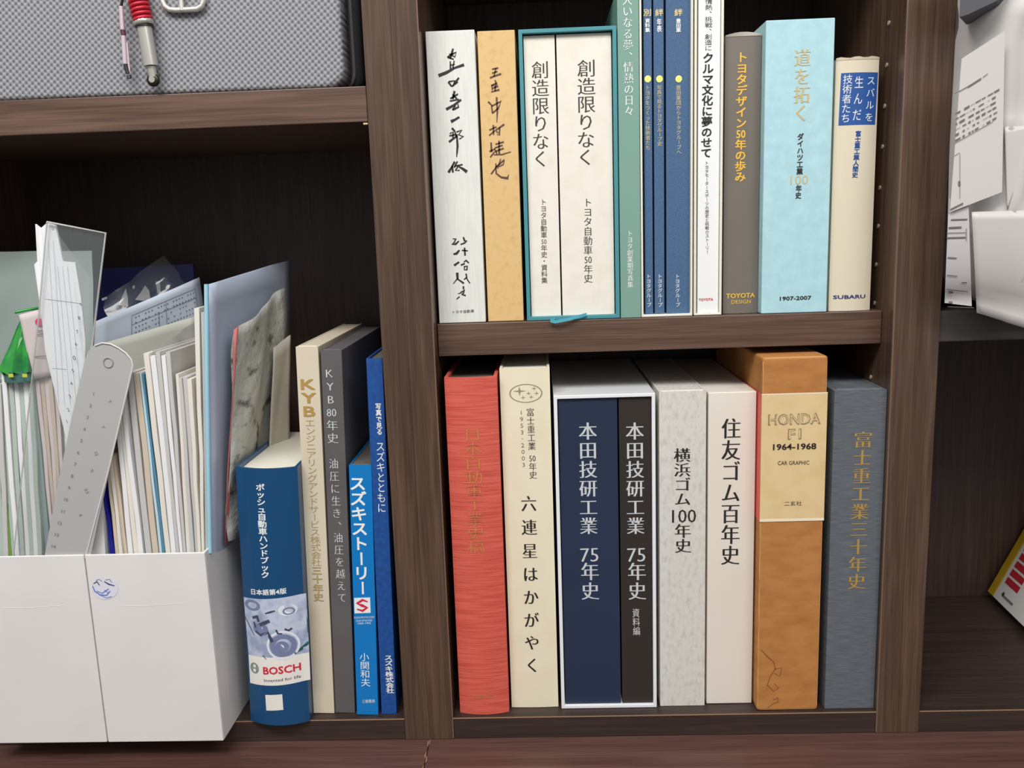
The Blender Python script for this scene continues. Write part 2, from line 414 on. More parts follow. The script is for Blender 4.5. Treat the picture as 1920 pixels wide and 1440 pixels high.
# ------------------------------------------------------------------ upper row of the middle bay
G1 = 'books on the middle-bay shelf'; G2 = 'books on the bottom board of the middle bay'; G3 = 'books beside the file boxes'
CLW = mat('white_book_cloth', (228, 229, 222), .8, noise=((500, 500, 40), (216, 218, 211), .35, .7), bump=((900, 900, 200), .25, .0002))
TAN = mat('tan_speckled_card', (222, 186, 128), .7, noise=((160, 160, 160), (206, 166, 106), .5, .85))
b = base('slipcase', 'white cloth-covered slipcase with brush-written black title, leftmost on the middle-bay shelf', 'slipcase', (798, 58), (890, 56), (822, 603), (911, 600), 0.0280, ZS, group=G1, lean=False)
case_closed(b, CLW)
c1 = lambda L: [[(820+x/5.14, 60+y/5.14, wd/5.14*.92) for x, y, wd in s] for s in L]
strokes(b, 'title_lettering', c1([
 [(150,165,14),(140,205,18),(125,255,10)],[(100,242,12),(140,215,16),(182,195,10),(172,232,8)],[(105,245,14),(155,262,10)],[(118,212,10),(170,242,8)],
 [(125,285,10),(127,352,14)],[(162,280,10),(150,345,12)],[(130,320,8),(165,312,8)],[(20,418,26),(90,390,24),(170,345,16),(250,318,22)],
 [(108,485,14),(135,520,16),(150,522,8)],[(115,478,14),(168,470,12),(150,518,10)],[(168,492,18),(205,445,14)],[(150,520,10),(195,482,12)],
 [(165,575,18),(150,640,16)],[(130,640,14),(195,600,12)],[(150,605,12),(185,640,14)],[(125,665,12),(205,650,12)],[(92,742,22),(160,705,18),(225,655,16)],[(148,748,12),(172,712,12)],[(155,748,14),(205,722,14),(198,698,10)],
 [(140,860,26),(170,845,18),(208,822,16)],
 [(145,930,18),(162,948,14)],[(125,978,12),(152,962,12),(150,1015,12)],[(120,1000,12),(172,990,12)],[(118,1056,18),(175,1012,14)],[(165,950,12),(186,1012,14)],[(190,962,14),(235,945,14),(205,990,12),(250,1008,14),(215,1030,10)],[(188,990,14),(195,1100,18),(190,1160,14),(186,1205,5)],
 [(165,1255,18),(140,1300,14),(112,1347,22)],[(143,1292,14),(150,1348,16)],[(192,1250,12),(165,1302,14)],[(172,1292,10),(240,1278,12)],[(202,1290,12),(175,1335,14),(210,1332,12)],[(212,1300,12),(245,1318,20),(278,1342,26)]]), BLK)
c2 = lambda L: [[(830+x/8.47, 430+y/8.47, wd/8.47) for x, y, wd in s] for s in L]
strokes(b, 'author_lettering', c2([
 [(168,150,16),(210,150,20),(185,205,16),(148,235,18),(205,235,26),(255,188,14)],[(330,130,20),(350,185,26),(382,180,22),(350,215,18),(290,238,16)],
 [(178,392,20),(220,385,32),(262,335,20)],[(310,332,16),(395,340,14)],[(348,298,20),(356,408,22)],[(190,568,26),(255,522,22)],
 [(340,518,14),(370,492,22),(412,530,16)],[(295,565,20),(345,545,20)],[(342,592,16),(390,582,20),(385,642,20),(345,642,16),(345,592,14)],
 [(232,700,34),(236,780,26)],[(235,780,16),(170,862,10)],[(240,790,16),(330,852,24)],[(372,710,20),(382,762,20),(342,795,14)],[(376,770,14),(430,852,14)],
 [(330,910,22),(330,945,18)],[(288,1000,16),(352,965,24),(328,1015,22),(300,1030,16),(360,1050,20)],[(225,1105,12),(265,1070,16)],[(248,1022,10),(290,1010,12)]]), BLK)
htext(b, 'トヨタ自動車', (849, 585), (889, 583), 6, INK2, name='publisher_lettering')

b = base('slipcase', 'tan speckled slipcase with brown brush-written title, beside the white cloth slipcase', 'slipcase', (895, 57), (965, 57), (914, 600), (983, 598), 0.0300, ZS, group=G1, lean=False)
case_closed(b, TAN)
c3 = lambda L: [[(900+x/6, 110+y/6, wd/6) for x, y, wd in s] for s in L]
strokes(b, 'title_lettering', c3([
 [(140,118,12),(200,105,14)],[(178,112,10),(158,198,12)],[(140,162,12),(192,145,12)],[(118,214,16),(165,195,12),(232,172,16)],
 [(170,245,12),(182,272,12)],[(128,302,12),(188,275,12)],[(136,300,12),(138,348,12)],[(152,292,10),(168,330,12),(192,290,10)],[(150,332,12),(202,312,12)],[(128,374,10),(212,350,16)],[(175,280,10),(170,360,12)],
 [(96,488,16),(130,522,12),(138,602,12)],[(135,532,12),(238,480,18),(205,560,14),(140,612,14)],[(188,440,16),(195,600,14),(190,715,6)],
 [(108,802,12),(182,768,12)],[(150,752,14),(152,852,12)],[(106,862,12),(170,808,10)],[(180,802,12),(268,742,16)],[(222,778,12),(216,862,14),(194,850,8)],[(184,815,10),(200,832,10)],
 [(125,948,14),(130,1042,16)],[(112,1042,14),(162,1018,10)],[(118,1106,12),(162,1050,12)],[(178,962,12),(262,938,14)],[(172,1002,12),(252,975,12)],[(178,1042,14),(262,1010,14)],[(215,928,14),(216,1064,16)],[(163,1010,10),(190,1072,12)],[(158,1082,8),(250,1078,12),(345,1048,8)],
 [(128,1294,14),(192,1208,12)],[(190,1210,12),(274,1138,16),(260,1192,12),(218,1212,10)],[(232,1130,10),(200,1232,10)],[(178,1180,10),(182,1290,14),(240,1335,16),(312,1345,24),(322,1305,6)]]), mat('ink_brown', (92, 66, 52), .6))

TEAL = mat('teal_card', (70, 142, 150), .55); CRM = mat('cream_paper', (236, 230, 218), .75, noise=((60, 60, 60), (228, 220, 204), .45, .8))
b = base('slipcase', 'teal open slipcase holding a pair of cream books', 'slipcase', (972, 55), (1157, 48), (987, 601), (1162, 596), 0.0280, ZS, group=G1, lean=False)
slip_open(b, TEAL, .0036, None, .0036)
tb = b
def set_book(lab, TL, TR, BL, BR, zs, m_, d=.033, depth=.19, grp=G1, cat='book'):
    q = base('book', lab, cat, TL, TR, BL, BR, d, zs, depth, grp, shrink=.0006, lean=False)
    hardcover(q, m_, PAGES, t=min(.0022, q.w*.14)); return q
q = set_book('thinner cream book on the left inside the teal slipcase', (983, 68), (1042, 65), (994, 592), (1051, 591), ZS+.0037, CRM)
vtext(q, '創造限りなく', (1013, 115), (1014, 315), 33, INK2, 'm', hs=1.02)
vtext(q, ['ト','ヨ','タ','自','動','車','50','年','史','・','資','料','集'], (1019, 373), (1021, 532), 12, INK2, 'r', 'subtitle_lettering')
q = set_book('thicker cream book on the right inside the teal slipcase', (1044, 65), (1147, 61), (1053, 591), (1152, 588), ZS+.0037, CRM)
vtext(q, '創造限りなく', (1100, 112), (1098, 312), 35, INK2, 'm', hs=1.02)
vtext(q, ['ト','ヨ','タ','自','動','車','50','年','史'], (1102, 371), (1103, 531), 17, INK2, 'm', 'subtitle_lettering')
RIB = mat('teal_ribbon', (72, 160, 178), .5)
pts = [P(1100, 590, .027), P(1085, 594, .0235), P(1062, 600, .0215), P(1040, 604, .0205), P(1032, 602, .022), P(1040, 598, .0245)]
V = []; Fs = []
for i, p in enumerate(pts): V += [p+Vector((0, 0, .0018)), p+Vector((0, -.0004, -.0012))]
for i in range(len(pts)-1): Fs.append((2*i, 2*i+1, 2*i+3, 2*i+2))
V = [tb.inv @ v for v in V]
o = mk('pull_ribbon', V, Fs, RIB, tb.root, label='teal ribbon end hanging over the shelf edge'); o.modifiers.new('t', 'SOLIDIFY').thickness = .0004

GRN = mat('sage_green_card', (122, 160, 146), .6)
b = base('book', 'tall thin sage green book with white title beside the teal slipcase', 'book', (1156, -22), (1200, -22), (1164, 594), (1200, 593), 0.0300, ZS, group=G1, lean=False)
hardcover(b, GRN, PAGES, t=.0018)
vtext(b, '大いなる夢、情熱の日々', (1176, -10), (1180, 219), 19, WHT, 'm')
vtext(b, 'トヨタ創業期写真集', (1181, 432), (1182, 540), 11, WHT, 'r', 'subtitle_lettering')

ICRM = mat('ivory_card', (232, 228, 212), .6)
b = base('slipcase', 'ivory open slipcase holding three navy cloth volumes', 'slipcase', (1199, -40), (1300, -42), (1202, 592), (1299, 589), 0.0280, ZS, group=G1, lean=False)
slip_open(b, ICRM, .0018, None, .0022)
NAVY = mat('navy_book_cloth', (62, 92, 128), .75, noise=((700, 700, 700), (74, 106, 142), .35, .65), bump=((1500, 1500, 1500), .5, .0003))
GOLDN = mat('foil_gold_on_navy', (214, 196, 150), .4, 0); YEL = mat('dot_yellow', (250, 240, 130), .5)
for lab, L, R, L2, R2, x, x2, head, t3, tx, y1 in (
   ('slimmest navy cloth volume at the left of the ivory slipcase', 1207, 1223, 1208.5, 1224, 1214, 1216, '別', '資料集', 'トヨタをつくった技術者たち', 282),
   ('slim navy cloth volume in the middle of the ivory slipcase', 1226, 1246, 1226, 1245, 1236, 1237, '絆', '年表', '写真で見るトヨタグループ史', 274),
   ('widest navy cloth volume at the right of the ivory slipcase', 1249.5, 1295, 1248, 1293, 1272, 1270, '絆', '豊田業', '豊田業団からトヨタグループへ', 290)):
    q = set_book(lab, (L, -32), (R, -32), (L2, 586), (R2, 586), ZS+.0024, NAVY)
    vtext(q, head, (x, 17), (x, 31), 15, GOLDN, 'b', 'heading_lettering')
    vtext(q, t3, (x, 35), (x, 61), 9, WHT, 'b', 'heading_lettering')
    disc(q, 'round_mark', x+.5, 148, 6.2, 6.6, YEL)
    vtext(q, tx, (x, 160), (x+1, y1), 9.5, GOLDN, 'r')
    vtext(q, 'トヨタグループ', (x2, 514), (x2+1, 576), 9, WHT, 'r', 'publisher_lettering')

WCARD = mat('white_card', (240, 240, 238), .5)
b = base('slipcase', 'off-white slipcase with white book inside, between navy volumes and brown book', 'slipcase', (1302, -45), (1360, -46), (1301, 590), (1352, 588), 0.0300, ZS, group=G1, lean=False)
slip_open(b, ICRM, .0022, None, .0018)
q = set_book('white book with black sans-serif title inside the off-white slipcase', (1310, -40), (1353, -40), (1306.5, 586), (1346, 585), ZS+.002, WCARD, d=.0325)
vtext(q, '情熱、挑戦、創造に', (1329, -2), (1328, 96), 14, INK2, 'r', 'heading_lettering')
vtext(q, 'クルマ文化に夢のせて', (1328, 99), (1324, 297), 21, BLK, 'b')
vtext(q, 'トヨタモータースポーツの歴史と挑戦のストーリー', (1325, 302), (1326, 476), 7.5, BLK, 'r', 'subtitle_lettering')
htext(q, 'TOYOTA', (1310, 562), (1337, 561), 4.5, RED, 'b', 'publisher_lettering')

TAUPE = mat('taupe_paper_jacket', (118, 110, 101), .55, noise=((20, 20, 6), (106, 98, 89), .4, .7))
b = base('book', 'taupe brown book in a dust jacket with yellow-gold title', 'book', (1362, 66), (1429, 66), (1353, 582), (1420, 581), 0.0380, ZS, group=G1, lean=False, bulge=.0012)
hardcover(b, TAUPE, PAGES, t=.0022)
bj = []
for i in range(9):                             # jacket edge standing a little proud of the head
    x = -b.w/2+b.w*i/8; bj += [Vector((x, surf(b, x, .0004), b.h-.001)), Vector((x, surf(b, x, .0008)-.0004*math.sin(i*.8), b.h+.0022*math.sin(math.pi*i/8)+.0004))]
mk('jacket_edge', bj, [(2*i, 2*i+2, 2*i+3, 2*i+1) for i in range(8)], mat('jacket_edge_pale', (190, 180, 168), .6), b.root)
vtext(b, ['ト','ヨ','タ','デ','ザ','イ','ン','50','年','の','歩','み'], (1391, 98), (1387, 342), 21, GOLD2, 'b')
htext(b, 'TOYOTA', (1361, 555), (1415, 553), 9, GOLD2, 'b', 'publisher_lettering'); htext(b, 'DESIGN', (1371, 566), (1407, 565), 7, GOLD2, 'r', 'publisher_lettering')

LBL = mat('pale_blue_card', (172, 212, 220), .65, noise=((90, 90, 90), (182, 222, 228), .4, .7), bump=((600, 600, 600), .2, .0002))
b = base('slipcase', 'wide pale sky blue slipcase with gold and black title', 'slipcase', (1437, 37), (1567, 34), (1426, 586), (1550, 584), 0.0255, ZS, group=G1, lean=False)
case_closed(b, LBL)
vtext(b, '道を拓く', (1505, 92), (1502, 230), 31, PG2, 'mb')
vtext(b, 'ダイハツ工業', (1501, 250), (1499, 328), 12, BLK, 'b', 'subtitle_lettering')
htext(b, '100', (1482, 338), (1515, 337), 17, PG2, 'r', 'subtitle_lettering')
vtext(b, '年史', (1498, 347), (1496, 373), 11, BLK, 'b', 'subtitle_lettering')
htext(b, '1907-2007', (1462, 560), (1521, 558), 7.5, BLK, 'b', 'date_lettering')

JCR = mat('cream_glossy_jacket', (226, 214, 190), .35, coat=.3)
b = base('book', 'cream book with blue title panel, rightmost on the middle-bay shelf', 'book', (1568, 112), (1651, 109), (1552, 583), (1629, 582), 0.0325, ZS, group=G1, lean=False, bulge=.0035)
hardcover(b, JCR, PAGES, t=.0024)
bj = []
for i in range(11):
    x = -b.w/2+b.w*i/10; bj += [Vector((x, surf(b, x, .0003), b.h-.001)), Vector((x, surf(b, x, .0005), b.h+.0012+.0006*math.sin(i*1.7)))]
mk('jacket_edge', bj, [(2*i, 2*i+2, 2*i+3, 2*i+1) for i in range(10)], mat('jacket_edge_worn', (214, 198, 172), .6), b.root)
patch(b, 'title_panel', [(1576, 138), (1646, 136), (1640, 234), (1571, 236)], BLU, label='blue panel with white title')
for s_, xa, xb in (('スバルを', 1632, 1627), ('生んだ', 1609, 1603), ('技術者たち', 1588, 1583)):
    vtext(b, s_, (xa, 141), (xb, 232), 17, WHT, 'r', hs=1 if len(s_) == 5 else .78, off=.0004)
vtext(b, '富士重工業人間史', (1607, 246), (1600, 334), 11, BLU, 'b', 'subtitle_lettering')
htext(b, 'SUBARU', (1561, 557), (1621, 555), 7, mat('ink_navy', (50, 60, 120), .5), 'b', 'publisher_lettering')

# ------------------------------------------------------------------ lower row of the middle bay
REDC = mat('coral_red_moire_cloth', (198, 76, 62), .6, noise=((26, 26, 620), (222, 102, 86), .32, .66), bump=((10, 10, 900), .6, .0006))
b = base('book', 'thick coral red cloth book with faint gold title, leftmost on the bottom board', 'book', (832, 710), (936, 703), (863, 1337), (951, 1335), .0095, ZB, depth=.2, group=G2, lean=False, bulge=.0045)
hardcover(b, REDC, PAGED, t=.0032, rec=.005)
vtext(b, '日本自動車工業史稿', (886, 800), (894, 1036), 34, mat('foil_gold_on_red', (206, 132, 78), .4, .1), 'm')
htext(b, '日本自動車工業会', (886, 1303), (926, 1301), 8, mat('foil_gold_on_red', (196, 124, 70)), 'r', 'publisher_lettering')

CR2 = mat('cream_card', (236, 226, 198), .6, noise=((30, 30, 30), (230, 218, 188), .4, .8))
b = base('book', 'cream boxed book with an oval star emblem above a widely spaced title', 'book', (938, 692), (1031, 689), (957, 1322), (1047, 1321), .018, ZB, depth=.2, group=G2, lean=False, bulge=.0008)
hardcover(b, CR2, PAGES, t=.0026, rec=.0015)
EMB = mat('ink_grey', (150, 142, 122), .5)
disc(b, 'oval_emblem', 986, 737, 31, 17.5, EMB, hole=.93, n=40)
def star(b, x, y, rx, ry, m_):
    cx, cz = loc2(b, x, y); ax = loc2(b, x+rx, y)[0]-cx; az = loc2(b, x, y-ry)[1]-cz
    V = []
    for i in range(8):
        r = 1 if i % 2 == 0 else .22; a = math.pi*i/4; V.append((cx+ax*r*math.cos(a), cz+az*r*math.sin(a)))
    put(b, 'emblem_star', V, [tuple(range(8))], m_)
star(b, 974, 733, 13, 9, EMB)
for x, y in ((1001.5, 728), (1006, 737), (991, 737), (996, 744), (981, 745)): star(b, x, y, 5, 4.5, EMB)
vtext(b, ['富','士','重','工','業',' ','50','年','史'], (994, 765), (1000, 898), 15, INK2, 'm', 'subtitle_lettering')
vtext(b, '1953-2003', (977, 767), (982, 877), 13, INK2, 'l', 'date_lettering', hs=.9)
vtext(b, '六連星はかがやく', (991, 922), (999, 1268), 29, BLK, 'mb', hs=.7)

WBX = mat('white_gloss_card', (236, 238, 240), .35, coat=.2)
b = base('slipcase', 'white open slipcase holding a navy and a black volume', 'slipcase', (1037, 742), (1230, 737), (1053, 1328), (1231, 1326), .0135, ZB, depth=.225, group=G2, lean=False)
slip_open(b, WBX, .0034, None, .0034)
NV2 = mat('dark_navy_smooth', (36, 48, 72), .4, noise=((5, 5, 5), (42, 56, 84), .4, .7)); BK2 = mat('black_brown_smooth', (50, 43, 38), .45)
for lab, TL, TR, BL, BR, m_, x in (('wide dark navy volume in the white slipcase', (1046, 748), (1159, 747), (1060, 1321), (1163, 1320), NV2, 1102), ('narrower brown-black volume in the white slipcase', (1161, 747), (1222, 745), (1165, 1320), (1223, 1319), BK2, 1190)):
    q = set_book(lab, TL, TR, BL, BR, ZB+.0036, m_, d=.0165, depth=.2, grp=G2)
    vtext(q, '本田技研工業', (x, 791), (x+2, 1004), 34, SIL, 'mb', hs=.97)
    htext(q, '75', (x-14, 1041), (x+20, 1040), 25, SIL, 'm', 'title_lettering')
    vtext(q, '年史', (x+4, 1054), (x+5, 1127), 34, SIL, 'mb', hs=.97)
    if x > 1150: vtext(q, '資料編', (1192, 1141), (1194, 1192), 14, SIL, 'r', 'volume_lettering')

YOK = mat('grey_white_fibrous_paper', (216, 213, 204), .7, noise=((260, 260, 110), (197, 193, 184), .48, .72), bump=((220, 220, 140), .6, .0006))
b = base('book', 'grey-white textured book with black title between the white slipcase and plain cream book', 'book', (1233, 736), (1323, 732), (1240, 1325), (1323, 1325), .016, ZB, depth=.22, group=G2, lean=False)
hardcover(b, YOK, YOK, t=.002, rec=0.0004)
vtext(b, '横浜ゴム', (1279, 840), (1280, 950), 31, BLK, 'mb')
htext(b, '100', (1260, 968), (1305, 967), 24, BLK, 'm', 'title_lettering')
vtext(b, '年史', (1280, 982), (1281, 1038), 31, BLK, 'mb')

SUM = mat('warm_white_card', (232, 224, 212), .55, noise=((4, 4, 4), (224, 212, 194), .4, .7))
b = base('slipcase', 'plain warm white slipcase with bold black title', 'slipcase', (1326, 736), (1417, 734), (1326, 1322), (1412, 1322), .0185, ZB, depth=.22, group=G2, lean=False)
case_closed(b, SUM)
vtext(b, '住友ゴム百年史', (1371, 784), (1369, 1061), 36, BLK, 'mb')

CARD = mat('ochre_cardboard', (186, 126, 66), .75, noise=((35, 35, 90), (170, 110, 54), .4, .7), bump=((300, 300, 300), .3, .0003))
b = base('slipcase', 'worn ochre cardboard slipcase with pale paper band, touching the shelf above', 'slipcase', (1427, 671), (1548, 667), (1421, 1337), (1538, 1337), .0045, ZB, depth=.215, group=G2, lean=False)
o = case_closed(b, CARD, .0022)
LIP = mat('ochre_cardboard_worn_edge', (214, 160, 98), .8)
def rub(pts):                                   # rubbed pale edges of the card
    ps = [Vector((p[0], p[1], p[2])) for p in pts]; tube('worn_edge', ps, .00055, LIP, b.root, 6)
rub([(-b.w/2+.001, .0004, b.h*k/24+.003) if False else (-b.w/2+.0009+.0003*math.sin(k*2.3), .0009, .004+(b.h-.008)*k/24) for k in range(25)])
rub([(-b.w/2+.003+(b.w-.006)*k/8, .0009, .0009) for k in range(9)])
rub([(-b.w/2+.003+(b.w-.006)*k/8, .0009, b.h-.0009) for k in range(9)])
rub([(b.w/2-.0009, .0009, .004+(b.h-.008)*k/8) for k in range(9)])
OBI = mat('band_paper_buff', (228, 200, 150), .5, coat=.15, noise=((50, 50, 50), (220, 188, 134), .45, .8))
z1 = loc2(b, 1480, 737)[1]; z0 = loc2(b, 1480, 977)[1]; hw = b.w/2+.0004
V = [(hw, .12, z0), (hw, -.0005, z0), (-hw, -.0005, z0), (-hw, .0005, z0), (hw, .12, z1), (hw, -.0005, z1), (-hw, -.0005, z1), (-hw, .0005, z1)]
mk('paper_band', V, [(0, 1, 5, 4), (1, 2, 6, 5), (2, 3, 7, 6)], OBI, b.root, label='buff paper band with outlined lettering')
mk('band_side', [(-hw-.0001, 0, z0), (-hw-.0001, .16, z0), (-hw-.0001, .16, z1), (-hw-.0001, 0, z1)], [(0, 1, 2, 3)], mat('band_paper_coral', (226, 96, 84), .5), b.root, label='coral red side of the paper band')
mk('band_edge', [(-hw, -.0006, z1-.0012), (hw, -.0006, z1-.0012), (hw, -.0006, z1), (-hw, -.0006, z1)], [(0, 1, 2, 3)], mat('band_edge_white', (244, 228, 200), .6), b.root)
mk('band_edge', [(-hw, -.0006, z0), (hw, -.0006, z0), (hw, -.0006, z0+.0028), (-hw, -.0006, z0+.0028)], [(0, 1, 2, 3)], mat('band_edge_white', (244, 228, 200), .6), b.root)
OUTL = mat('ink_outline_brown', (150, 130, 100), .6)
htext(b, 'HONDA', (1440, 787), (1538, 784), 21, OUTL, 'b', off=.0008); htext(b, 'HONDA', (1442.5, 787), (1535.5, 784), 17, OBI, 'l', off=.0010)
htext(b, 'F1', (1477, 814), (1502, 813), 20, OUTL, 'b', off=.0008); htext(b, 'F1', (1479, 814), (1500, 813), 16, OBI, 'l', off=.0010)
htext(b, '1964-1968', (1449, 838), (1530, 836), 11.5, BLK, 'b', off=.0008); htext(b, 'CAR GRAPHIC', (1458, 868), (1517, 867), 7.5, BLK, 'r', off=.0008)
htext(b, '二玄社', (1470, 944), (1503, 943), 8.5, INK2, 'r', off=.0008)
strokes(b, 'pen_scribble', [[(1427, 1218, 1), (1440, 1232, 2), (1450, 1240, 1.6), (1454, 1254, 1.4), (1444, 1268, 1.2), (1438, 1286, 1.2)], [(1452, 1254, 1), (1466, 1252, 1.4), (1462, 1268, 1.2), (1452, 1262, 1)], [(1440, 1285, 1.2), (1450, 1296, 1.2), (1460, 1290, 1.2), (1452, 1282, 1)], [(1450, 1312, 1.4), (1458, 1308, 1.4), (1459, 1316, 1.4), (1452, 1318, 1.2), (1440, 1326, 1.2)]], mat('scribble_brown', (140, 84, 40), .8), off=.0003)

GRC = mat('slate_blue_book_cloth', (86, 92, 98), .8, noise=((60, 60, 900), (104, 109, 115), .35, .7), bump=((400, 400, 1600), .5, .0004))
b = base('book', 'thick slate blue-grey cloth book with gold title, rightmost on the bottom board', 'book', (1565, 733), (1664, 730), (1545, 1334), (1638, 1332), .0065, ZB, depth=.21, group=G2, lean=False)
hardcover(b, GRC, GRC, t=.0028, rec=.0004)
vtext(b, '富士重工業三十年史', (1619, 808), (1605, 1107), 35, GOLD, 'mb', hs=.95)

# ------------------------------------------------------------------ books in the left bay
BOS = mat('deep_blue_laminated', (16, 72, 116), .38, coat=.2)
b = base('book', 'thick short blue handbook with engine picture and white band on its round spine', 'book', (441, 880), (557, 873), (469, 1341), (580, 1336), -.002, ZB, depth=.165, group=G3, bulge=.009)
hardcover(b, BOS, PAGES, t=.003, rec=.004)
vtext(b, 'ボッシュ自動車ハンドブック', (493, 902), (503, 1078), 17, WHT, 'b')
htext(b, '日本語第4版', (474, 1105), (541, 1102), 11, WHT, 'b', 'edition_lettering')
PIC = mat('picture_lavender_grey', (196, 204, 222), .4, noise=((70, 70, 70), (152, 164, 192), .42, .62))
patch(b, 'picture_panel', [(457, 1119), (574, 1112), (580, 1223), (467, 1226)], PIC, label='grey-blue printed picture of metal engine parts')
PD = mat('picture_dark', (66, 70, 92), .5); PM = mat('picture_mid_blue', (120, 130, 164), .5); PL = mat('picture_light', (228, 232, 240), .5); PG = mat('picture_green', (40, 92, 88), .5)
for x, y, rx, ry, m_, h_ in ((535, 1203, 30, 27, PL, .86), (535, 1203, 24, 21, PM, .62), (533, 1205, 12, 10, PM, 0), (532, 1206, 5, 5, PL, 0), (493, 1173, 15, 11, PM, 0), (476, 1130, 16, 10, PM, .6), (543, 1138, 17, 11, PL, 0), (545, 1140, 11, 7, PM, .7)):
    disc(b, 'picture_shape', x, y, rx, ry, m_, hole=h_, off=.0003 if m_ is PL else .00045)
strokes(b, 'picture_shape', [[(478, 1153, 4), (486, 1150, 6), (489, 1158, 4)], [(493, 1164, 5), (502, 1160, 6), (509, 1157, 5)], [(484, 1178, 3), (493, 1184, 4), (508, 1178, 4), (511, 1186, 5), (515, 1194, 6)], [(483, 1170, 3), (480, 1162, 3)], [(523, 1174, 3), (526, 1180, 3), (533, 1181, 2)], [(539, 1173, 3), (545, 1176, 3), (550, 1173, 3)], [(503, 1143, 2), (512, 1140, 3), (520, 1138, 2)], [(460, 1155, 1.5), (474, 1176, 1.5), (480, 1186, 1)], [(498, 1222, 1.5), (504, 1228, 1)]], PD, off=.0005)
strokes(b, 'picture_shape', [[(573, 1150, 3), (575, 1165, 4), (576, 1185, 3)], [(556, 1220, 3), (570, 1212, 6), (578, 1204, 4)]], PG, off=.0004)
patch(b, 'white_band', [(467, 1226), (580, 1223), (582, 1274), (470, 1279)], mat('band_white', (238, 234, 226), .4), off=.0002, label='white band with red lettering')
htext(b, 'BOSCH', (498, 1250), (566, 1246), 14, RED, 'b', off=.0004); htext(b, 'Invented for life', (500, 1268), (566, 1264), 5.5, INK2, 'r', off=.0004)
disc(b, 'round_emblem', 480, 1248, 9, 10, mat('emblem_grey_green', (130, 142, 140), .4), hole=.72, off=.0004)
strokes(b, 'round_emblem', [[(475, 1248, 2.2), (485, 1248, 2.2)], [(476, 1242, 2), (476, 1254, 2)], [(484, 1242, 2), (484, 1254, 2)]], mat('emblem_grey_green', (130, 142, 140)), off=.0004)
patch(b, 'blank_label', [(502, 1295), (534, 1293), (536, 1322), (504, 1324)], mat('band_white', (238, 234, 226)), off=.0003, nx=3, label='small white square label')

KYB = mat('beige_card', (218, 206, 182), .6, noise=((8, 8, 8), (208, 194, 170), .4, .7))
b = base('book', 'tall beige book with gold title beside the blue handbook', 'book', (553, 650), (597, 652), (588, 1329), (626, 1329), .012, ZB, depth=.21, group=G3)
hardcover(b, KYB, KYB, t=.0016, rec=.0004)
vtext(b, 'KYB', (577, 708), (581, 784), 42, GOLD, 'b', hs=1.05)
vtext(b, 'エンジニアリングアンドサービス株式会社', (581, 786), (594, 1062), 19, PGOLD, 'r', hs=1.05)
vtext(b, '三十年史', (594, 1062), (598, 1128), 19, PGOLD, 'b')
GK = mat('dark_grey_paper', (96, 92, 92), .65, noise=((14, 14, 14), (88, 83, 82), .4, .7), bump=((500, 500, 500), .3, .0002))
b = base('book', 'tall dark grey book with silver title, right of the beige book', 'book', (600, 657), (641, 658), (629, 1330), (665, 1330), .012, ZB, depth=.21, group=G3)
hardcover(b, GK, GK, t=.0016, rec=.0004)
vtext(b, ['K','Y','B','80','年','史'], (617, 688), (625, 834), 22, SIL, 'm', hs=.85)
vtext(b, '油圧に生き、油圧を越えて', (625, 858), (642, 1132), 18, SIL, 'm', 'subtitle_lettering', hs=.85)
SZ = mat('bright_azure_laminate', (6, 122, 196), .35, coat=.2)
b = base('book', 'short bright azure book with bold white title', 'book', (654, 877), (696, 869), (669, 1336), (709, 1335), .0075, ZB, depth=.165, group=G3)
hardcover(b, SZ, PAGED, t=.0016, rec=.001)
vtext(b, 'スズキストーリー', (670, 893), (680, 1116), 31, WHT, 'b')
patch(b, 'logo_square', [(664, 1121), (694, 1120), (695, 1149), (665, 1150)], WHT, nx=2)
strokes(b, 'logo_mark', [[(689, 1128, 2), (680, 1124.5, 4), (670, 1131, 5), (679, 1135, 5), (688, 1139, 5), (680, 1145, 4), (670, 1142, 2)]], RED, off=.0004)
for y in (1158, 1164, 1169): htext(b, 'SUZUKI MOTOR STORY' if y < 1165 else '1909-1992', (664+(y-1158)*.6, y), (702-(y-1158)*.6, y-1), 3.6, WHT, 'r', 'small_lettering')
vtext(b, '小関和夫', (683, 1224), (686, 1288), 18, WHT, 'r', 'author_lettering')
htext(b, '三樹書房', (679, 1315), (703, 1314), 6.5, WHT, 'r', 'publisher_lettering')
SB = mat('royal_blue_cloth', (22, 78, 152), .6, noise=((200, 200, 200), (16, 66, 134), .4, .7))
b = base('book', 'tall thin royal blue book against the upright at the right of the left bay', 'book', (687, 676), (716, 669), (715, 1336), (744, 1335), .0085, ZB, depth=.19, group=G3)
hardcover(b, SB, PAGED, t=.0016, rec=.002)
vtext(b, '写真で見る', (709, 756), (712, 816), 11, WHT, 'b', 'subtitle_lettering')
vtext(b, 'スズキとともに', (713, 828), (716, 962), 17, WHT, 'r', hs=1.02)
vtext(b, 'スズキ株式会社', (728, 1228), (732, 1300), 15, WHT, 'b', 'publisher_lettering')

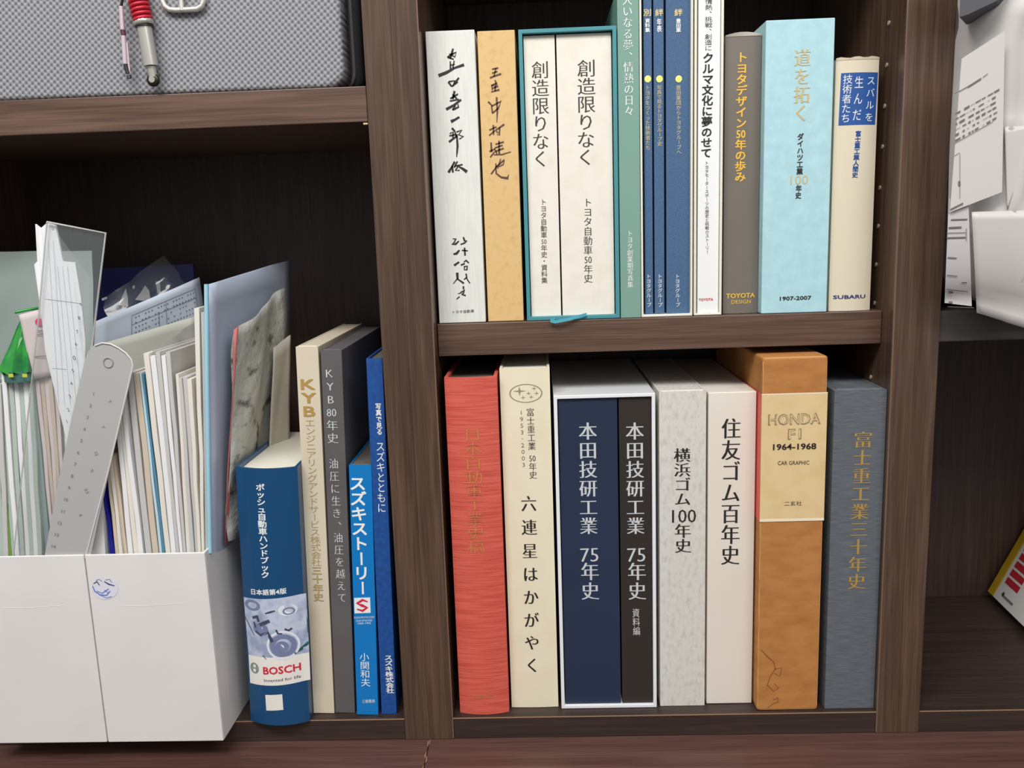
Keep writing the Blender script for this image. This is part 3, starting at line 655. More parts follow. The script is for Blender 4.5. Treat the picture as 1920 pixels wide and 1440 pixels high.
# ------------------------------------------------------------------ file boxes
def thing_mesh(name, V, Fs, m_, label, cat, group=None, smooth=False):
    c = Vector((0, 0, 0))
    for v in V: c += Vector(v)
    c /= len(V)
    o = mk(name, [Vector(v)-c for v in V], Fs, m_, smooth=smooth); o.location = c
    return tag(o, label, cat, group)
WBOX = mat('white_corrugated_card', (228, 225, 221), .7, noise=((9, 9, 9), (222, 216, 213), .35, .7), bump=((3, 3, 240), .12, .0004))
A = PZ(419, 1390, ZB); B = PZ(203, 1392.5, ZB)
ex = (A-B).normalized(); ex.z = 0; ex.normalize(); ey = Vector((-ex.y, ex.x, 0)); wid = (A-B).length
def hx(pt, px, py):                            # height of the pixel above the given foot
    d = ray(px, py); k = ((pt.x-CAM.x)*d.x+(pt.y-CAM.y)*d.y)/(d.x*d.x+d.y*d.y); return (CAM+d*k).z
HB = hx(A, 388, 1036)-ZB
def filebox(C, label):
    yaw = math.atan2(ex.y, ex.x)
    r = empty('file_box', C, label, 'file box', 'white file boxes', (0, 0, yaw))
    L, t = .24, .0022
    box('front_panel', (0, 0, 0), (wid, t, HB), WBOX, r, .0008); box('side_panel', (0, t, 0), (t, L, HB), WBOX, r, .0005)
    box('side_panel', (wid-t, t, 0), (wid, L, HB), WBOX, r, .0005); box('back_panel', (t, L-t, 0), (wid-t, L, HB), WBOX, r, .0005)
    box('bottom_panel', (t, t, 0), (wid-t, L-t, t), WBOX, r, .0003)
    tube('crease', [(wid*.25, -.00005, HB*.735), (wid*.45, -.0001, HB*.73), (wid*.8, -.00005, HB*.742)], .00014, WBOX, r, 5)
    return r
fb1 = filebox(B+Vector((0, 0, .0004)), 'white open-topped cardboard file box with round doodle sticker, beside the blue handbook')
fb2 = filebox(B-ex*(wid+.0012)+Vector((0, 0, .0004)), 'plain white cardboard file box holding the rulers, at the left')
YF = (A.y+B.y)/2                               # nominal front plane of the boxes
# sticker with a pen doodle on the front panel
sb = Book(); sb.root = fb1; sb.inv = W2L(fb1); sb.d = YF; sb.w = 0; sb.bulge = 0
def loc_front(px, py):
    d = ray(px, py); n = Vector((ey.x, ey.y, 0)); k = (Vector(B)-CAM).dot(n)/d.dot(n); return sb.inv @ (CAM+d*k)
def put_front(name, pxs, m_, off, label=None):
    V = [loc_front(*q) for q in pxs]; V = [Vector((v.x, -off, v.z)) for v in V]
    return mk(name, V, [tuple(range(len(V)))], m_, fb1, label=label)
put_front('sticker', [(197+25*math.cos(a*math.pi/12), 1103+21*math.sin(a*math.pi/12)) for a in range(24)], mat('sticker_lilac_white', (222, 222, 232), .5), .0003, 'round pale sticker with a pen doodle')
def doodle(lines, m_):
    V = []; Fs = []
    for ln in lines:
        pts = [(loc_front(x, y), w_) for x, y, w_ in ln]; b0 = len(V)
        for i, (p, w_) in enumerate(pts):
            t = pts[min(i+1, len(pts)-1)][0]-pts[max(i-1, 0)][0]; n = Vector((-t.z, 0, t.x)).normalized()*w_*.00024
            V += [Vector((p.x, -.0005, p.z))+n, Vector((p.x, -.0005, p.z))-n]
            if i: Fs.append((b0+2*i-2, b0+2*i-1, b0+2*i+1, b0+2*i))
    mk('pen_doodle', V, Fs, m_, fb1)
doodle([[(176, 1094, 2), (182, 1090, 3), (187, 1097, 2)], [(196, 1090, 2), (204, 1095, 3), (215, 1098, 2)], [(180, 1088, 1), (186, 1086, 1), (192, 1090, 1)], [(198, 1087, 1), (206, 1086, 1), (210, 1092, 1)]], mat('ink_dark_blue', (70, 74, 110), .6))
doodle([[(174, 1098, 2), (178, 1108, 2.5), (188, 1115, 3), (200, 1116, 2.5), (207, 1108, 2)], [(182, 1108, 2), (192, 1112, 2), (204, 1104, 2)], [(190, 1116, 1.5), (200, 1121, 1.5), (210, 1118, 1.5)], [(196, 1106, 1.5), (204, 1112, 1.5)]], mat('ink_ball_blue', (110, 130, 196), .6))

# ------------------------------------------------------------------ papers and folders standing in the boxes
PW = mat('paper_white', (232, 232, 232), .8); PWARM = mat('paper_warm', (226, 220, 208), .8); PGREY = mat('paper_grey', (196, 194, 190), .8)
PBEI = mat('paper_beige', (206, 190, 170), .8); PLB = mat('folder_light_blue', (190, 216, 228), .5); PNAVY = mat('folder_navy', (24, 30, 140), .4)
PTEAL = mat('folder_steel_blue', (86, 138, 164), .5); PPINK = mat('paper_pinkish', (224, 206, 204), .8); PGG = mat('paper_grey_green', (176, 190, 180), .7)
PCOOL = mat('paper_cool', (214, 220, 230), .8)
def bundle(label, top, bot, wpx, m_, n=3, y0=None, L=.2, rise=0, wtop=None, dx=0, cat='papers', group=None, seed=0, m2=None, name='paper_bundle', drop=.10):
    """n sheets standing edge-on in a file box: front edge runs from pixel top to pixel bot"""
    rnd = random.Random(seed); y0 = YF+.012 if y0 is None else y0
    T, Bp = P(*top, y0), P(*bot, y0); k = (P(bot[0]+1, bot[1], y0)-Bp).x
    rim = Bp.z; Bp = Vector((Bp.x, Bp.y, max(Bp.z-drop, ZB+.004))); rim -= Bp.z
    wt = (wtop or wpx)*k; wb = wpx*k
    r = empty(name, Bp, label, cat, group)
    for i in range(n):
        th_t, th_b = wt/n*.88, wb/n*.88; a, b_ = wt*i/n, wb*i/n
        hz = -rnd.random()*.004 if i else 0; yy = rnd.random()*.003
        t0 = T-Bp+Vector((a, yy, hz)); b0 = Vector((b_, yy, 0)); V = []; S = 6
        r0 = b0+Vector((0, 0, rim))              # upright inside the box, leaning above its rim
        for s in range(S+1):                   # gentle bow along the height
            u = 0 if s == 0 else (s-1)/(S-1); p = b0 if s == 0 else r0.lerp(t0, u); th = th_b+(th_t-th_b)*u; bow = .0012*math.sin(math.pi*u)*(rnd.random()-.3)
            for e, yb in ((0, 0), (1, 0), (1, 1), (0, 1)):
                V.append(p+Vector((e*th+bow+dx*yb*u, yb*(L-rnd.random()*.002), rise*yb*u)))
        Fs = [(0, 3, 2, 1), (4*S, 4*S+1, 4*S+2, 4*S+3)]
        for s in range(S):
            for e in range(4):
                j = (e+1) % 4; Fs.append((4*s+e, 4*s+j, 4*s+4+j, 4*s+4+e))
        mk('sheet', V, Fs, (m2 if (m2 and i % 2) else m_), r)
    return r
gR = 'papers in the file box with the sticker'; gL = 'papers in the plain file box'
# right box
bundle('white wide sheet at the left of the sticker box, under the frosted ruler', (186, 915), (169, 1042), 32, PW, 1, wtop=4, group=gR, seed=1)
bundle('navy blue plastic folder edge in the sticker box', (186, 890), (204, 1042), 10, PNAVY, 1, group=gR, seed=2, wtop=5, name='document_folder', cat='folder')
bundle('beige and grey papers just right of the navy folder', (196, 850), (216, 1040), 22, PBEI, 3, group=gR, seed=3, m2=PWARM, wtop=16)
bundle('bright white papers in the middle left of the sticker box', (208, 720), (240, 1040), 30, PW, 3, group=gR, seed=4, m2=PWARM, wtop=22)
bundle('grey-beige envelope stack behind the tip of the frosted ruler', (236, 700), (272, 1038), 24, PGREY, 2, group=gR, seed=5, m2=PBEI, wtop=22)
bundle('pale blue folder edge left of the tall white stack', (259, 700), (297, 1038), 11, PLB, 2, group=gR, seed=6, name='document_folder', cat='folder', m2=PTEAL, wtop=8)
bundle('thick white envelope standing tall in the middle of the sticker box', (268, 663), (310, 1037), 20, PWARM, 2, group=gR, seed=7, wtop=22, m2=PW)
bundle('grey papers inside a clear sleeve right of the thick white envelope', (291, 660), (330, 1036), 18, PGREY, 3, group=gR, seed=8, wtop=26, m2=PW)
bundle('low grey papers with a cream edge near the right of the sticker box', (328, 702), (349, 1035), 16, PWARM, 2, group=gR, seed=9, wtop=12, m2=PGREY)
bundle('greyish folded sheets, shortest in the sticker box', (341, 708), (365, 1035), 12, PGREY, 2, group=gR, seed=10, wtop=18, m2=PWARM)
bundle('cream-edged booklet left of the light blue folder', (363, 578), (377, 1034), 11, PWARM, 2, group=gR, seed=11, wtop=20, L=.16, m2=PGREY)
# clear sleeve crumpled over the grey papers
CLR = film('clear_sleeve', (200, 206, 208), .10, .12); MILK = film('milky_plastic', (182, 182, 180), .94, .3); CLG = film('clear_acrylic', (205, 212, 212), .06, .04); SLV = film('cloudy_sleeve', (196, 196, 196), .6, .2)
BLF = film('blue_clear_folder', (196, 206, 226), .93, .25)
def quadsheet(name, pts, m_, label, cat, group=None, nu=10, nv=10, amp=.0015, th=.0006, seed=0, parent=None, freq=3.0):
    """sheet through four world corners TL TR BR BL, lightly rumpled, with real thickness"""
    rnd = random.Random(seed); ph = [rnd.random()*6.28 for _ in range(6)]
    TL, TR, BR, BL = [Vector(p) for p in pts]; n = (TR-TL).cross(BL-TL).normalized(); V, Fs = [], []
    for j in range(nv+1):
        for i in range(nu+1):
            u, v = i/nu, j/nv; p = TL.lerp(TR, u).lerp(BL.lerp(BR, u), v)
            d = amp*(math.sin(u*freq*2+ph[0]+v*2)+.6*math.sin(v*freq*2.6+ph[1]+u*3)+.5*math.sin((u+v)*freq*3.7+ph[2]))
            V.append(p+n*d)
    for j in range(nv):
        for i in range(nu): a = j*(nu+1)+i; Fs.append((a, a+1, a+nu+2, a+nu+1))
    if parent: o = mk(name, V, Fs, m_, parent, smooth=True, label=label)
    else: o = thing_mesh(name, V, Fs, m_, label, cat, group, smooth=True)
    if th:
        s = o.modifiers.new('thickness', 'SOLIDIFY'); s.thickness = th
    return o
y0 = YF+.012
quadsheet('clear_sleeve', [P(289, 655, y0+.004), P(392, 585, y0+.15), P(400, 700, y0+.15), P(318, 800, y0+.004)], SLV, 'crumpled clear plastic sleeve over the grey papers', 'sleeve', gR, amp=.002, th=0, seed=3, freq=6)
# light blue folder, crumpled print, small cream sheet at the right of the box
def down(p, dz): return Vector((p.x, p.y, max(p.z-dz, ZB+.006)))
def dsheet(name, t0, t1, b0, b1, ya, yb, m_, label, cat, **k):
    return quadsheet(name, [P(*t0, ya), P(*t1, yb), P(*b1, yb), P(*b0, ya)], m_, label, cat, gR, **k)
dsheet('document_folder', (388, 533), (545, 488), (392, 1080), (530, 1010), y0, y0+.21, BLF, 'large translucent blue folder standing tallest at the right of the sticker box', 'folder', amp=.0012, th=.0009, seed=5, nu=12, nv=14)
tube('folder_spine', [P(387, 533, y0-.0005), P(388, 700, y0-.0005), P(391, 900, y0-.0005), P(394, 1036, y0-.0005)], .0022, mat('folder_edge_blue', (160, 208, 226), .3), None, 8)
_fs = bpy.data.objects['folder_spine']; tag(_fs, 'pale blue clip spine along the front of the translucent folder', 'binder', gR)
NEWS = mat('crumpled_newsprint', (190, 190, 182), .8, noise=((38, 38, 60), (104, 104, 100), .56, .68), bump=((90, 90, 90), .8, .003))
dsheet('printed_sheet', (446, 620), (534, 540), (424, 1015), (515, 960), y0+.026, y0+.16, NEWS, 'crumpled grey printed sheet in front of the blue folder', 'paper', amp=.003, th=.0006, seed=8, nu=16, nv=20, freq=4)
dsheet('printed_sheet', (440, 618), (446, 612), (419, 1020), (424, 1020), y0+.024, y0+.03, mat('paper_red_pink', (190, 112, 108), .7), 'thin red-pink paper edge between the blue folder and the crumpled print', 'paper', amp=.001, th=.0005, seed=9)
dsheet('cream_card', (513, 652), (545, 628), (502, 900), (540, 880), y0+.115, y0+.15, mat('card_cream_grey', (196, 190, 176), .8), 'small cream card behind the crumpled print', 'paper', amp=.0006, th=.0008, seed=10)
# sheet with a printed table and the buff sheet under it
TAB = mat('paper_bluish', (208, 218, 232), .75)
tq = [P(180, 603, y0+.014), P(374, 520, y0+.165), P(390, 640, y0+.165), P(170, 730, y0+.014)]
ts = empty('table_sheet', tq[0], 'bluish white sheet printed with a ruled table, leaning across the sticker box', 'paper', gR)
o = quadsheet('sheet', [q-tq[0] for q in tq], TAB, None, None, amp=.0005, th=.0005, seed=4, parent=ts)
nrm = (tq[1]-tq[0]).cross(tq[3]-tq[0]).normalized()
if nrm.dot(CAM-tq[0]) < 0: nrm = -nrm
def onq(u, v): return tq[0].lerp(tq[1], u).lerp(tq[3].lerp(tq[2], u), v)-tq[0]+nrm*.0016
LINE = mat('ink_table_grey', (120, 128, 142), .7)
def seg(a, b, wd, nm='ruled_line', par=None, m_=None):
    a, b = onq(*a), onq(*b); t = (b-a).normalized(); n = t.cross(nrm)*wd
    return [a+n, b+n, b-n, a-n]
Vt, Ft = [], []
def addq(q):
    b0 = len(Vt); Vt.extend(q); Ft.append((b0, b0+1, b0+2, b0+3))
for v in (.13, .27, .62): addq(seg((.30, v), (.93, v), .00035))
for u in (.30, .62, .93): addq(seg((u, .13), (u, .62), .00035))
addq(seg((.55, .62), (.55, .27), .0004))
mk('ruled_lines', Vt, Ft, LINE, ts)
Vt, Ft = [], []
rr = random.Random(3)
for i in range(20):
    for j in range(6):
        if rr.random() < .8:
            u = .33+.03*i; v = .18+.075*j; addq(seg((u, v), (u+.012, v), .0007))
mk('table_figures', Vt, Ft, LINE, ts); tag(bpy.data.objects['table_figures'], kind='stuff')
quadsheet('large_envelope', [P(168, 650, y0+.001), P(372, 592, y0+.135), P(378, 760, y0+.135), P(185, 800, y0+.001)], mat('paper_buff_grey', (200, 200, 190), .8), 'buff grey envelope just below the sheet with the table', 'envelope', gR, amp=.0006, th=.001, seed=12)
# navy booklet lying behind, with clear film over it
nb = [P(150, 505, .19), P(362, 495, .19), P(372, 700, .19), P(150, 720, .19)]
NB = mat('booklet_navy', (36, 40, 92), .35); nbk = empty('booklet', nb[3], 'dark navy booklet with white shapes at the back of the file boxes', 'booklet', gR)
prism('cover', [q-nb[3] for q in nb], (0, .004, 0), NB, nbk)
for pp in ([(222, 572), (236, 540), (240, 560), (240, 575)], [(253, 562), (264, 548), (272, 535), (280, 545), (282, 560), (268, 564)], [(292, 528), (300, 526), (301, 548), (295, 550)], [(248, 537), (252, 534), (253, 540), (249, 542)], [(190, 560), (200, 556), (201, 560), (192, 564)]):
    mk('white_shape', [P(x, y, .1895)-nb[3] for x, y in pp], [tuple(range(len(pp)))], mat('paper_white', (232, 232, 232)), nbk)
quadsheet('clear_film', [P(195, 560, .10), P(305, 480, .17), P(372, 560, .17), P(215, 640, .10)], CLR, 'clear film folded up in front of the navy booklet', 'film', gR, amp=.003, th=0, seed=21, freq=5)

# left box: papers
bundle('grey-green papers at the far left of the plain file box', (-40, 720), (-20, 1046), 45, PGG, 5, group=gL, seed=31, wtop=50, m2=PGREY)
bundle('papers with a lime green edge at the left of the plain file box', (-6, 800), (14, 1046), 6, mat('paper_lime', (120, 160, 60), .7), 1, group=gL, seed=38, wtop=4)
bundle('white sheets bound under the green wrapper', (2, 700), (28, 1046), 52, PW, 6, group=gL, seed=32, wtop=56, m2=PGG, y0=YF+.010)
bundle('grey-green folder edge beside the beige paper stack', (52, 700), (84, 1046), 12, mat('folder_grey_green', (138, 160, 156), .6), 2, group=gL, seed=33, wtop=10, name='document_folder', cat='folder')
bundle('beige paper stack in the middle of the plain file box', (63, 705), (98, 1046), 28, PPINK, 5, group=gL, seed=34, wtop=40, m2=PBEI)
bundle('pale sheets behind the clear ruler foot', (112, 700), (128, 1046), 30, PGG, 3, group=gL, seed=35, wtop=26, m2=PW)
# green wrapper: pleated cone
GW = mat('green_wrapper', (34, 150, 44), .35, noise=((80, 80, 80), (22, 104, 62), .35, .7), coat=.4)
gc = P(24, 592, YF+.004); rt = [P(-14, 702, YF), P(57, 702, YF)]
gwr = empty('green_wrapper', (rt[0]+rt[1])/2+Vector((0, .02, 0)), 'pleated bright green plastic wrapper peaked over white sheets', 'wrapper', None)
V, Fs = [], []; N = 22; cx = (rt[0]+rt[1])/2; rx = (rt[1]-rt[0]).length/2
for lv in range(6):
    u = lv/5
    for k in range(N):
        a = 2*math.pi*k/N; pl = 1+(.16 if k % 2 else -.05)*(1-u*.5)
        s = (1-u)**.8*pl+.03
        V.append(Vector((cx.x+(gc.x-cx.x)*u+rx*s*math.cos(a), YF+.022+.020*s*math.sin(a), cx.z+(gc.z-cx.z)*u+.003*math.sin(k*3+lv)*(1-u)))-gwr.location)
for lv in range(5):
    for k in range(N): Fs.append((lv*N+k, lv*N+(k+1) % N, (lv+1)*N+(k+1) % N, (lv+1)*N+k))
Fs.append(tuple(range(5*N, 6*N))); mk('pleated_cover', V, Fs, GW, gwr)
V = []
for lv, zz in ((0, 0), (1, -.010)):
    for k in range(N):
        a = 2*math.pi*k/N; V.append(Vector((cx.x+.0005+rx*1.02*math.cos(a), YF+.022+.0205*math.sin(a), cx.z+.002+zz))-gwr.location)
mk('skirt', V, [(k, (k+1) % N, N+(k+1) % N, N+k) for k in range(N)], mat('wrapper_skirt_blue_green', (70, 112, 104), .4), gwr, label='blue-green skirt with yellow marks')
for x in (20, 46):
    p = P(x, 700, YF-.001)-gwr.location; box('yellow_mark', (p.x-.0022, p.y-.0003, p.z-.0035), (p.x+.0022, p.y+.0002, p.z-.0005), mat('mark_yellow', (200, 200, 60), .5), gwr, 0)
tube('wrapper_tie', [P(28, 586, YF+.01), P(50, 581, YF+.012), P(72, 578, YF+.02)], .0012, GW, None, 8)
tag(bpy.data.objects['wrapper_tie'], 'thin green strip running right from the peak of the green wrapper', 'strip')
# packet with pink mark
pk = [P(36, 590, YF+.010), P(84, 578, YF+.012), P(98, 705, YF+.012), P(62, 712, YF+.010)]
pkr = empty('paper_packet', pk[3], 'pinkish grey paper packet with a pink stamp, right of the green wrapper', 'packet')
quadsheet('packet_front', [q-pk[3] for q in pk], mat('packet_grey_pink', (200, 188, 186), .7), None, None, amp=.0004, th=.001, seed=2, parent=pkr)
c_ = P(74, 604, YF+.0085)-pk[3]; mk('pink_stamp', [c_+Vector((.0042*math.cos(a*.5236), 0, .0036*math.sin(a*.5236))) for a in range(12)], [tuple(range(12))], mat('stamp_pink', (196, 70, 110), .6), pkr)
for y in (620, 627, 668): 
    a, b_ = P(68 if y < 650 else 62, y, YF+.0085)-pk[3], P(84 if y < 650 else 92, y-2, YF+.0085)-pk[3]; mk('printed_line', [a, b_, b_+Vector((0, 0, -.0009)), a+Vector((0, 0, -.0009))], [(0, 1, 2, 3)], mat('ink_grey_brown', (120, 110, 110), .7), pkr)
# tall white ruled sheet
ys = YF+.0075
ol = [(66, 420), (76, 428), (88, 418), (104, 422), (118, 490), (141, 492), (152, 560), (160, 640), (158, 750), (150, 850), (140, 1030), (126, 1030), (122, 815), (104, 740), (85, 660), (76, 580), (64, 496), (70, 490)]
wsr = empty('wrinkled_paper', P(140, 1040, ys), 'tall wrinkled white ruled paper standing behind the wide clear ruler', 'paper', gL)
RUL = mat('paper_wrinkled_white', (240, 241, 243), .75, noise=((260, 8, 8), (214, 216, 222), .55, .72), bump=((320, 20, 12), .8, .0012))
prism('ruled_sheet', [P(x, y, ys)-wsr.location for x, y in ol], (0, .0022, 0), RUL, wsr)
Vt, Ft = [], []
for j, (xa, ya, xb, yb) in enumerate([(84, 560, 148, 568), (98, 690, 125, 692)]):
    a, b_ = P(xa, ya, ys-.0003)-wsr.location, P(xb, yb, ys-.0003)-wsr.location; Vt += [a, b_, b_-Vector((0, 0, .0005)), a-Vector((0, 0, .0005))]; Ft.append((4*j, 4*j+1, 4*j+2, 4*j+3))
for k in range(5):
    xa, xb = 86+k*9, 92+k*11; j = len(Vt)//4
    a, b_ = P(xa+4, 500 if k > 1 else 450, ys-.0003)-wsr.location, P(xb+18, 760, ys-.0003)-wsr.location; Vt += [a, a+Vector((.0003, 0, 0)), b_+Vector((.0003, 0, 0)), b_]; Ft.append((4*j, 4*j+1, 4*j+2, 4*j+3))
mk('faint_rules', Vt, Ft, mat('ink_faint', (176, 182, 196), .8), wsr)
# wide clear ruler
yr = YF+.0042
cr = [P(88, 416, yr), P(198, 437, yr), P(172, 655, yr), P(130, 1120, yr), P(18, 1120, yr)]
crr = empty('clear_ruler', cr[4], 'wide clear acrylic ruler plate standing tallest in the plain file box', 'ruler')
prism('acrylic_plate', [q-cr[4] for q in cr], (0, .0024, 0), CLG, crr)
ED = film('acrylic_edge', (200, 200, 194), .6, .1)
tube('bright_edge', [q-cr[4] for q in (P(88, 416, yr), P(198, 437, yr), P(185, 545, yr), P(172, 655, yr))], .0009, ED, crr, 6)
tube('bright_edge', [q-cr[4] for q in (P(88, 416, yr), P(73, 590, yr), P(50, 800, yr), P(25, 1045, yr))], .0007, ED, crr, 6)
qb = Book(); qb.root = crr; qb.inv = W2L(crr); qb.d = yr; qb.w = 0; qb.bulge = 0
def put_flat(bk, name, V2, Fs, m_, off):
    yl = (bk.inv @ P(100, 700, bk.d)).y
    me = bpy.data.meshes.new(name); me.from_pydata([(x, yl-off, z) for x, z in V2], [], Fs); me.materials.append(m_)
    o = bpy.data.objects.new(name, me); col.objects.link(o); o.parent = bk.root; return o
def digits(bk, items, m_, name='scale_numeral'):
    V, Fs = [], []
    for s, x, y, h, ang in items:
        gv, gf = glyph(s, 'r'); cx, cz = loc2(bk, x, y); k = abs(loc2(bk, x, y-h)[1]-cz)/.72; b0 = len(V)
        gx = (min(p[0] for p in gv)+max(p[0] for p in gv))/2; gy = (min(p[1] for p in gv)+max(p[1] for p in gv))/2
        for X, Y in gv:
            X, Y = (X-gx)*k, (Y-gy)*k; V.append((cx+X*math.cos(ang)-Y*math.sin(ang), cz+X*math.sin(ang)+Y*math.cos(ang)))
        Fs += [tuple(i+b0 for i in q) for q in gf]
    put_flat(bk, name, V, Fs, m_, .0006)
digits(qb, [(c, 152-(y-570)*.118, y, 7 if c != '0' else 9, .3) for c, y in zip('9876054321', (571, 596, 622, 645, 671, 695, 719, 743, 768, 790))], mat('ink_scale', (60, 60, 66), .6))
digits(qb, [('o', 100, 430, 6, 0), ('.', 87, 557, 6, 0)], mat('ink_scale', (60, 60, 66)))
# frosted ruler in front
yg = YF+.0002+.0022
out = [(75, 1090), (160, 1090), (204, 880), (246, 700), (249, 684), (246, 674), (236, 662), (222, 652), (207, 645), (192, 643), (178, 648), (166, 658), (160, 672), (135, 780), (104, 930)]
frr = empty('frosted_ruler', P(118, 1090, yg), 'frosted grey plastic ruler with rounded end leaning right out of the plain file box', 'ruler')
prism('ruler_body', [P(x, y, yg)-frr.location for x, y in out], (0, .0018, 0), MILK, frr)
FE = mat('frosted_edge', (214, 212, 208), .3)
tube('bevelled_edge', [P(x, y, yg-.0002)-frr.location for x, y in ((160, 1046), (204, 880), (246, 700), (249, 684), (246, 674), (236, 662), (222, 652), (207, 645), (192, 643), (178, 648))], .0008, FE, frr, 6)
gb = Book(); gb.root = frr; gb.inv = W2L(frr); gb.d = yg; gb.w = 0; gb.bulge = 0
hc = P(203, 680, yg-.0003)-frr.location
tube('hanging_hole_rim', [hc+Vector((.0044*math.cos(a*.3927), 0, .0044*math.sin(a*.3927))) for a in range(16)], .0005, mat('hole_rim_grey', (150, 148, 146), .5), frr, 6, closed=True)
digits(gb, [(str(i+1), 176-(y-738)*.262, y, 6.5, -.25) for i, y in enumerate(range(738, 1030, 22))], mat('ink_scale_grey', (128, 128, 130), .6))
digits(gb, [(s, 207-(y-750)*.26, y, 6, -1.2) for s, y in (('Y', 752), ('Y', 800), ('12', 850), ('%', 882), ('3.5', 920), ('4', 965))], mat('ink_scale_grey', (128, 128, 130)))
# clear bag at the back left
GBG = film('greenish_clear_bag', (158, 172, 166), .8, .3)
quadsheet('plastic_bag', [P(-60, 472, .10), P(172, 470, .10), P(176, 720, .08), P(-60, 740, .08)], GBG, 'greenish translucent plastic bag at the back of the plain file box', 'bag', None, amp=.0016, th=0, seed=31, nu=24, nv=20, freq=4)
quadsheet('clear_folder', [P(100, 425, .06), P(168, 520, .06), P(170, 700, .05), P(100, 700, .05)], CLR, 'small clear sleeve edge seen through the wide clear ruler', 'sleeve', None, amp=.001, th=0, seed=33)

# ------------------------------------------------------------------ grey mesh bag on the upper left shelf
def weave():
    m_ = bpy.data.materials.new('grey_woven_mesh'); m_.use_nodes = True; nt = m_.node_tree; b_ = nt.nodes['Principled BSDF']
    tc = nt.nodes.new('ShaderNodeTexCoord'); nz = nt.nodes.new('ShaderNodeTexNoise'); nz.inputs['Scale'].default_value = 4
    sc_ = nt.nodes.new('ShaderNodeVectorMath'); sc_.operation = 'SCALE'; sc_.inputs['Scale'].default_value = .006
    ad = nt.nodes.new('ShaderNodeVectorMath'); ad.operation = 'ADD'
    nt.links.new(tc.outputs['Object'], nz.inputs['Vector']); nt.links.new(nz.outputs['Color'], sc_.inputs[0])
    nt.links.new(tc.outputs['Object'], ad.inputs[0]); nt.links.new(sc_.outputs[0], ad.inputs[1])
    mp = nt.nodes.new('ShaderNodeMapping'); mp.inputs['Rotation'].default_value = (0, math.radians(38), 0)
    k = 2*math.pi/.0041; mp.inputs['Scale'].default_value = (k, k, k); nt.links.new(ad.outputs[0], mp.inputs[0])
    sp = nt.nodes.new('ShaderNodeSeparateXYZ'); nt.links.new(mp.outputs[0], sp.inputs[0]); cs = []
    for ax in ('X', 'Z'):
        c = nt.nodes.new('ShaderNodeMath'); c.operation = 'COSINE'; nt.links.new(sp.outputs[ax], c.inputs[0]); cs.append(c)
    s = nt.nodes.new('ShaderNodeMath'); s.operation = 'ADD'; nt.links.new(cs[0].outputs[0], s.inputs[0]); nt.links.new(cs[1].outputs[0], s.inputs[1])
    mr = nt.nodes.new('ShaderNodeMapRange'); mr.inputs['From Min'].default_value = -1.6; mr.inputs['From Max'].default_value = 1.6; nt.links.new(s.outputs[0], mr.inputs[0])
    r = nt.nodes.new('ShaderNodeValToRGB'); e = r.color_ramp.elements; e[0].color = lin((154, 154, 158)); e[0].position = .3; e[1].color = lin((96, 96, 101)); e[1].position = .95
    nt.links.new(mr.outputs[0], r.inputs[0]); nt.links.new(r.outputs[0], b_.inputs['Base Color'])
    bp = nt.nodes.new('ShaderNodeBump'); bp.invert = True; bp.inputs['Strength'].default_value = .6; bp.inputs['Distance'].default_value = .0008
    nt.links.new(mr.outputs[0], bp.inputs['Height']); nt.links.new(bp.outputs[0], b_.inputs['Normal']); b_.inputs['Roughness'].default_value = .75
    return m_
def rrect(x0, x1, z0, z1, r, n=6):
    o = []
    for cx, cz, a0 in ((x1-r, z0+r, -90), (x1-r, z1-r, 0), (x0+r, z1-r, 90), (x0+r, z0+r, 180)):
        for i in range(n+1): a = math.radians(a0+90*i/n); o.append((cx+r*math.cos(a), cz+r*math.sin(a)))
    return o
yb_ = .006
xr = P(643, 100, yb_).x; xl = XLL+.01
def puffy(name, outline, y0, y1, edge, m_, parent, loc):
    """slab with rounded rim from an outline"""
    cx = sum(p[0] for p in outline)/len(outline); cz = sum(p[1] for p in outline)/len(outline); V = []; Fs = []; n = len(outline)
    lv = [(y0, edge*1.0)]+[(y0+edge*(1-math.cos(math.radians(t))), edge*(1-math.sin(math.radians(t)))) for t in (30, 60, 90)]+[(y1-edge, 0), (y1, edge)]
    lv[0] = (y0, edge)
    for y, ins in lv:
        for x, z in outline:
            dx, dz = x-cx, z-cz; V.append(Vector((x-math.copysign(min(ins, abs(dx)), dx), y, z-math.copysign(min(ins, abs(dz)), dz)))-Vector(loc))
    for j in range(len(lv)-1):
        for i in range(n): Fs.append((j*n+i, j*n+(i+1) % n, (j+1)*n+(i+1) % n, (j+1)*n+i))
    Fs += [tuple(range(n)), tuple(range((len(lv)-1)*n, len(lv)*n))[::-1]]
    o = mk(name, V, Fs, m_, parent); 
    for p in o.data.polygons: p.use_smooth = len(p.vertices) == 4
    return o
loc = ((xl+xr)/2, yb_, ZT)
bag = empty('laptop_bag', loc, 'large grey woven mesh bag filling the upper left shelf', 'bag')
puffy('front_pocket', rrect(xl, xr, ZT+.0005, ZT+.118, .016), yb_, yb_+.035, .004, weave(), bag, loc)
puffy('bag_body', rrect(xl, xr+.009, ZT+.0006, ZT+.12, .014), yb_+.0352, yb_+.12, .01, mat('bag_dark_fabric', (52, 52, 56), .8), bag, loc)
tube('piping', [Vector((x, yb_+.036, z))-Vector(loc) for x, z in rrect(xl-.001, xr+.002, ZT+.0022, ZT+.118, .017)], .002, mat('piping_grey', (96, 96, 100), .6), bag, 8, closed=True)
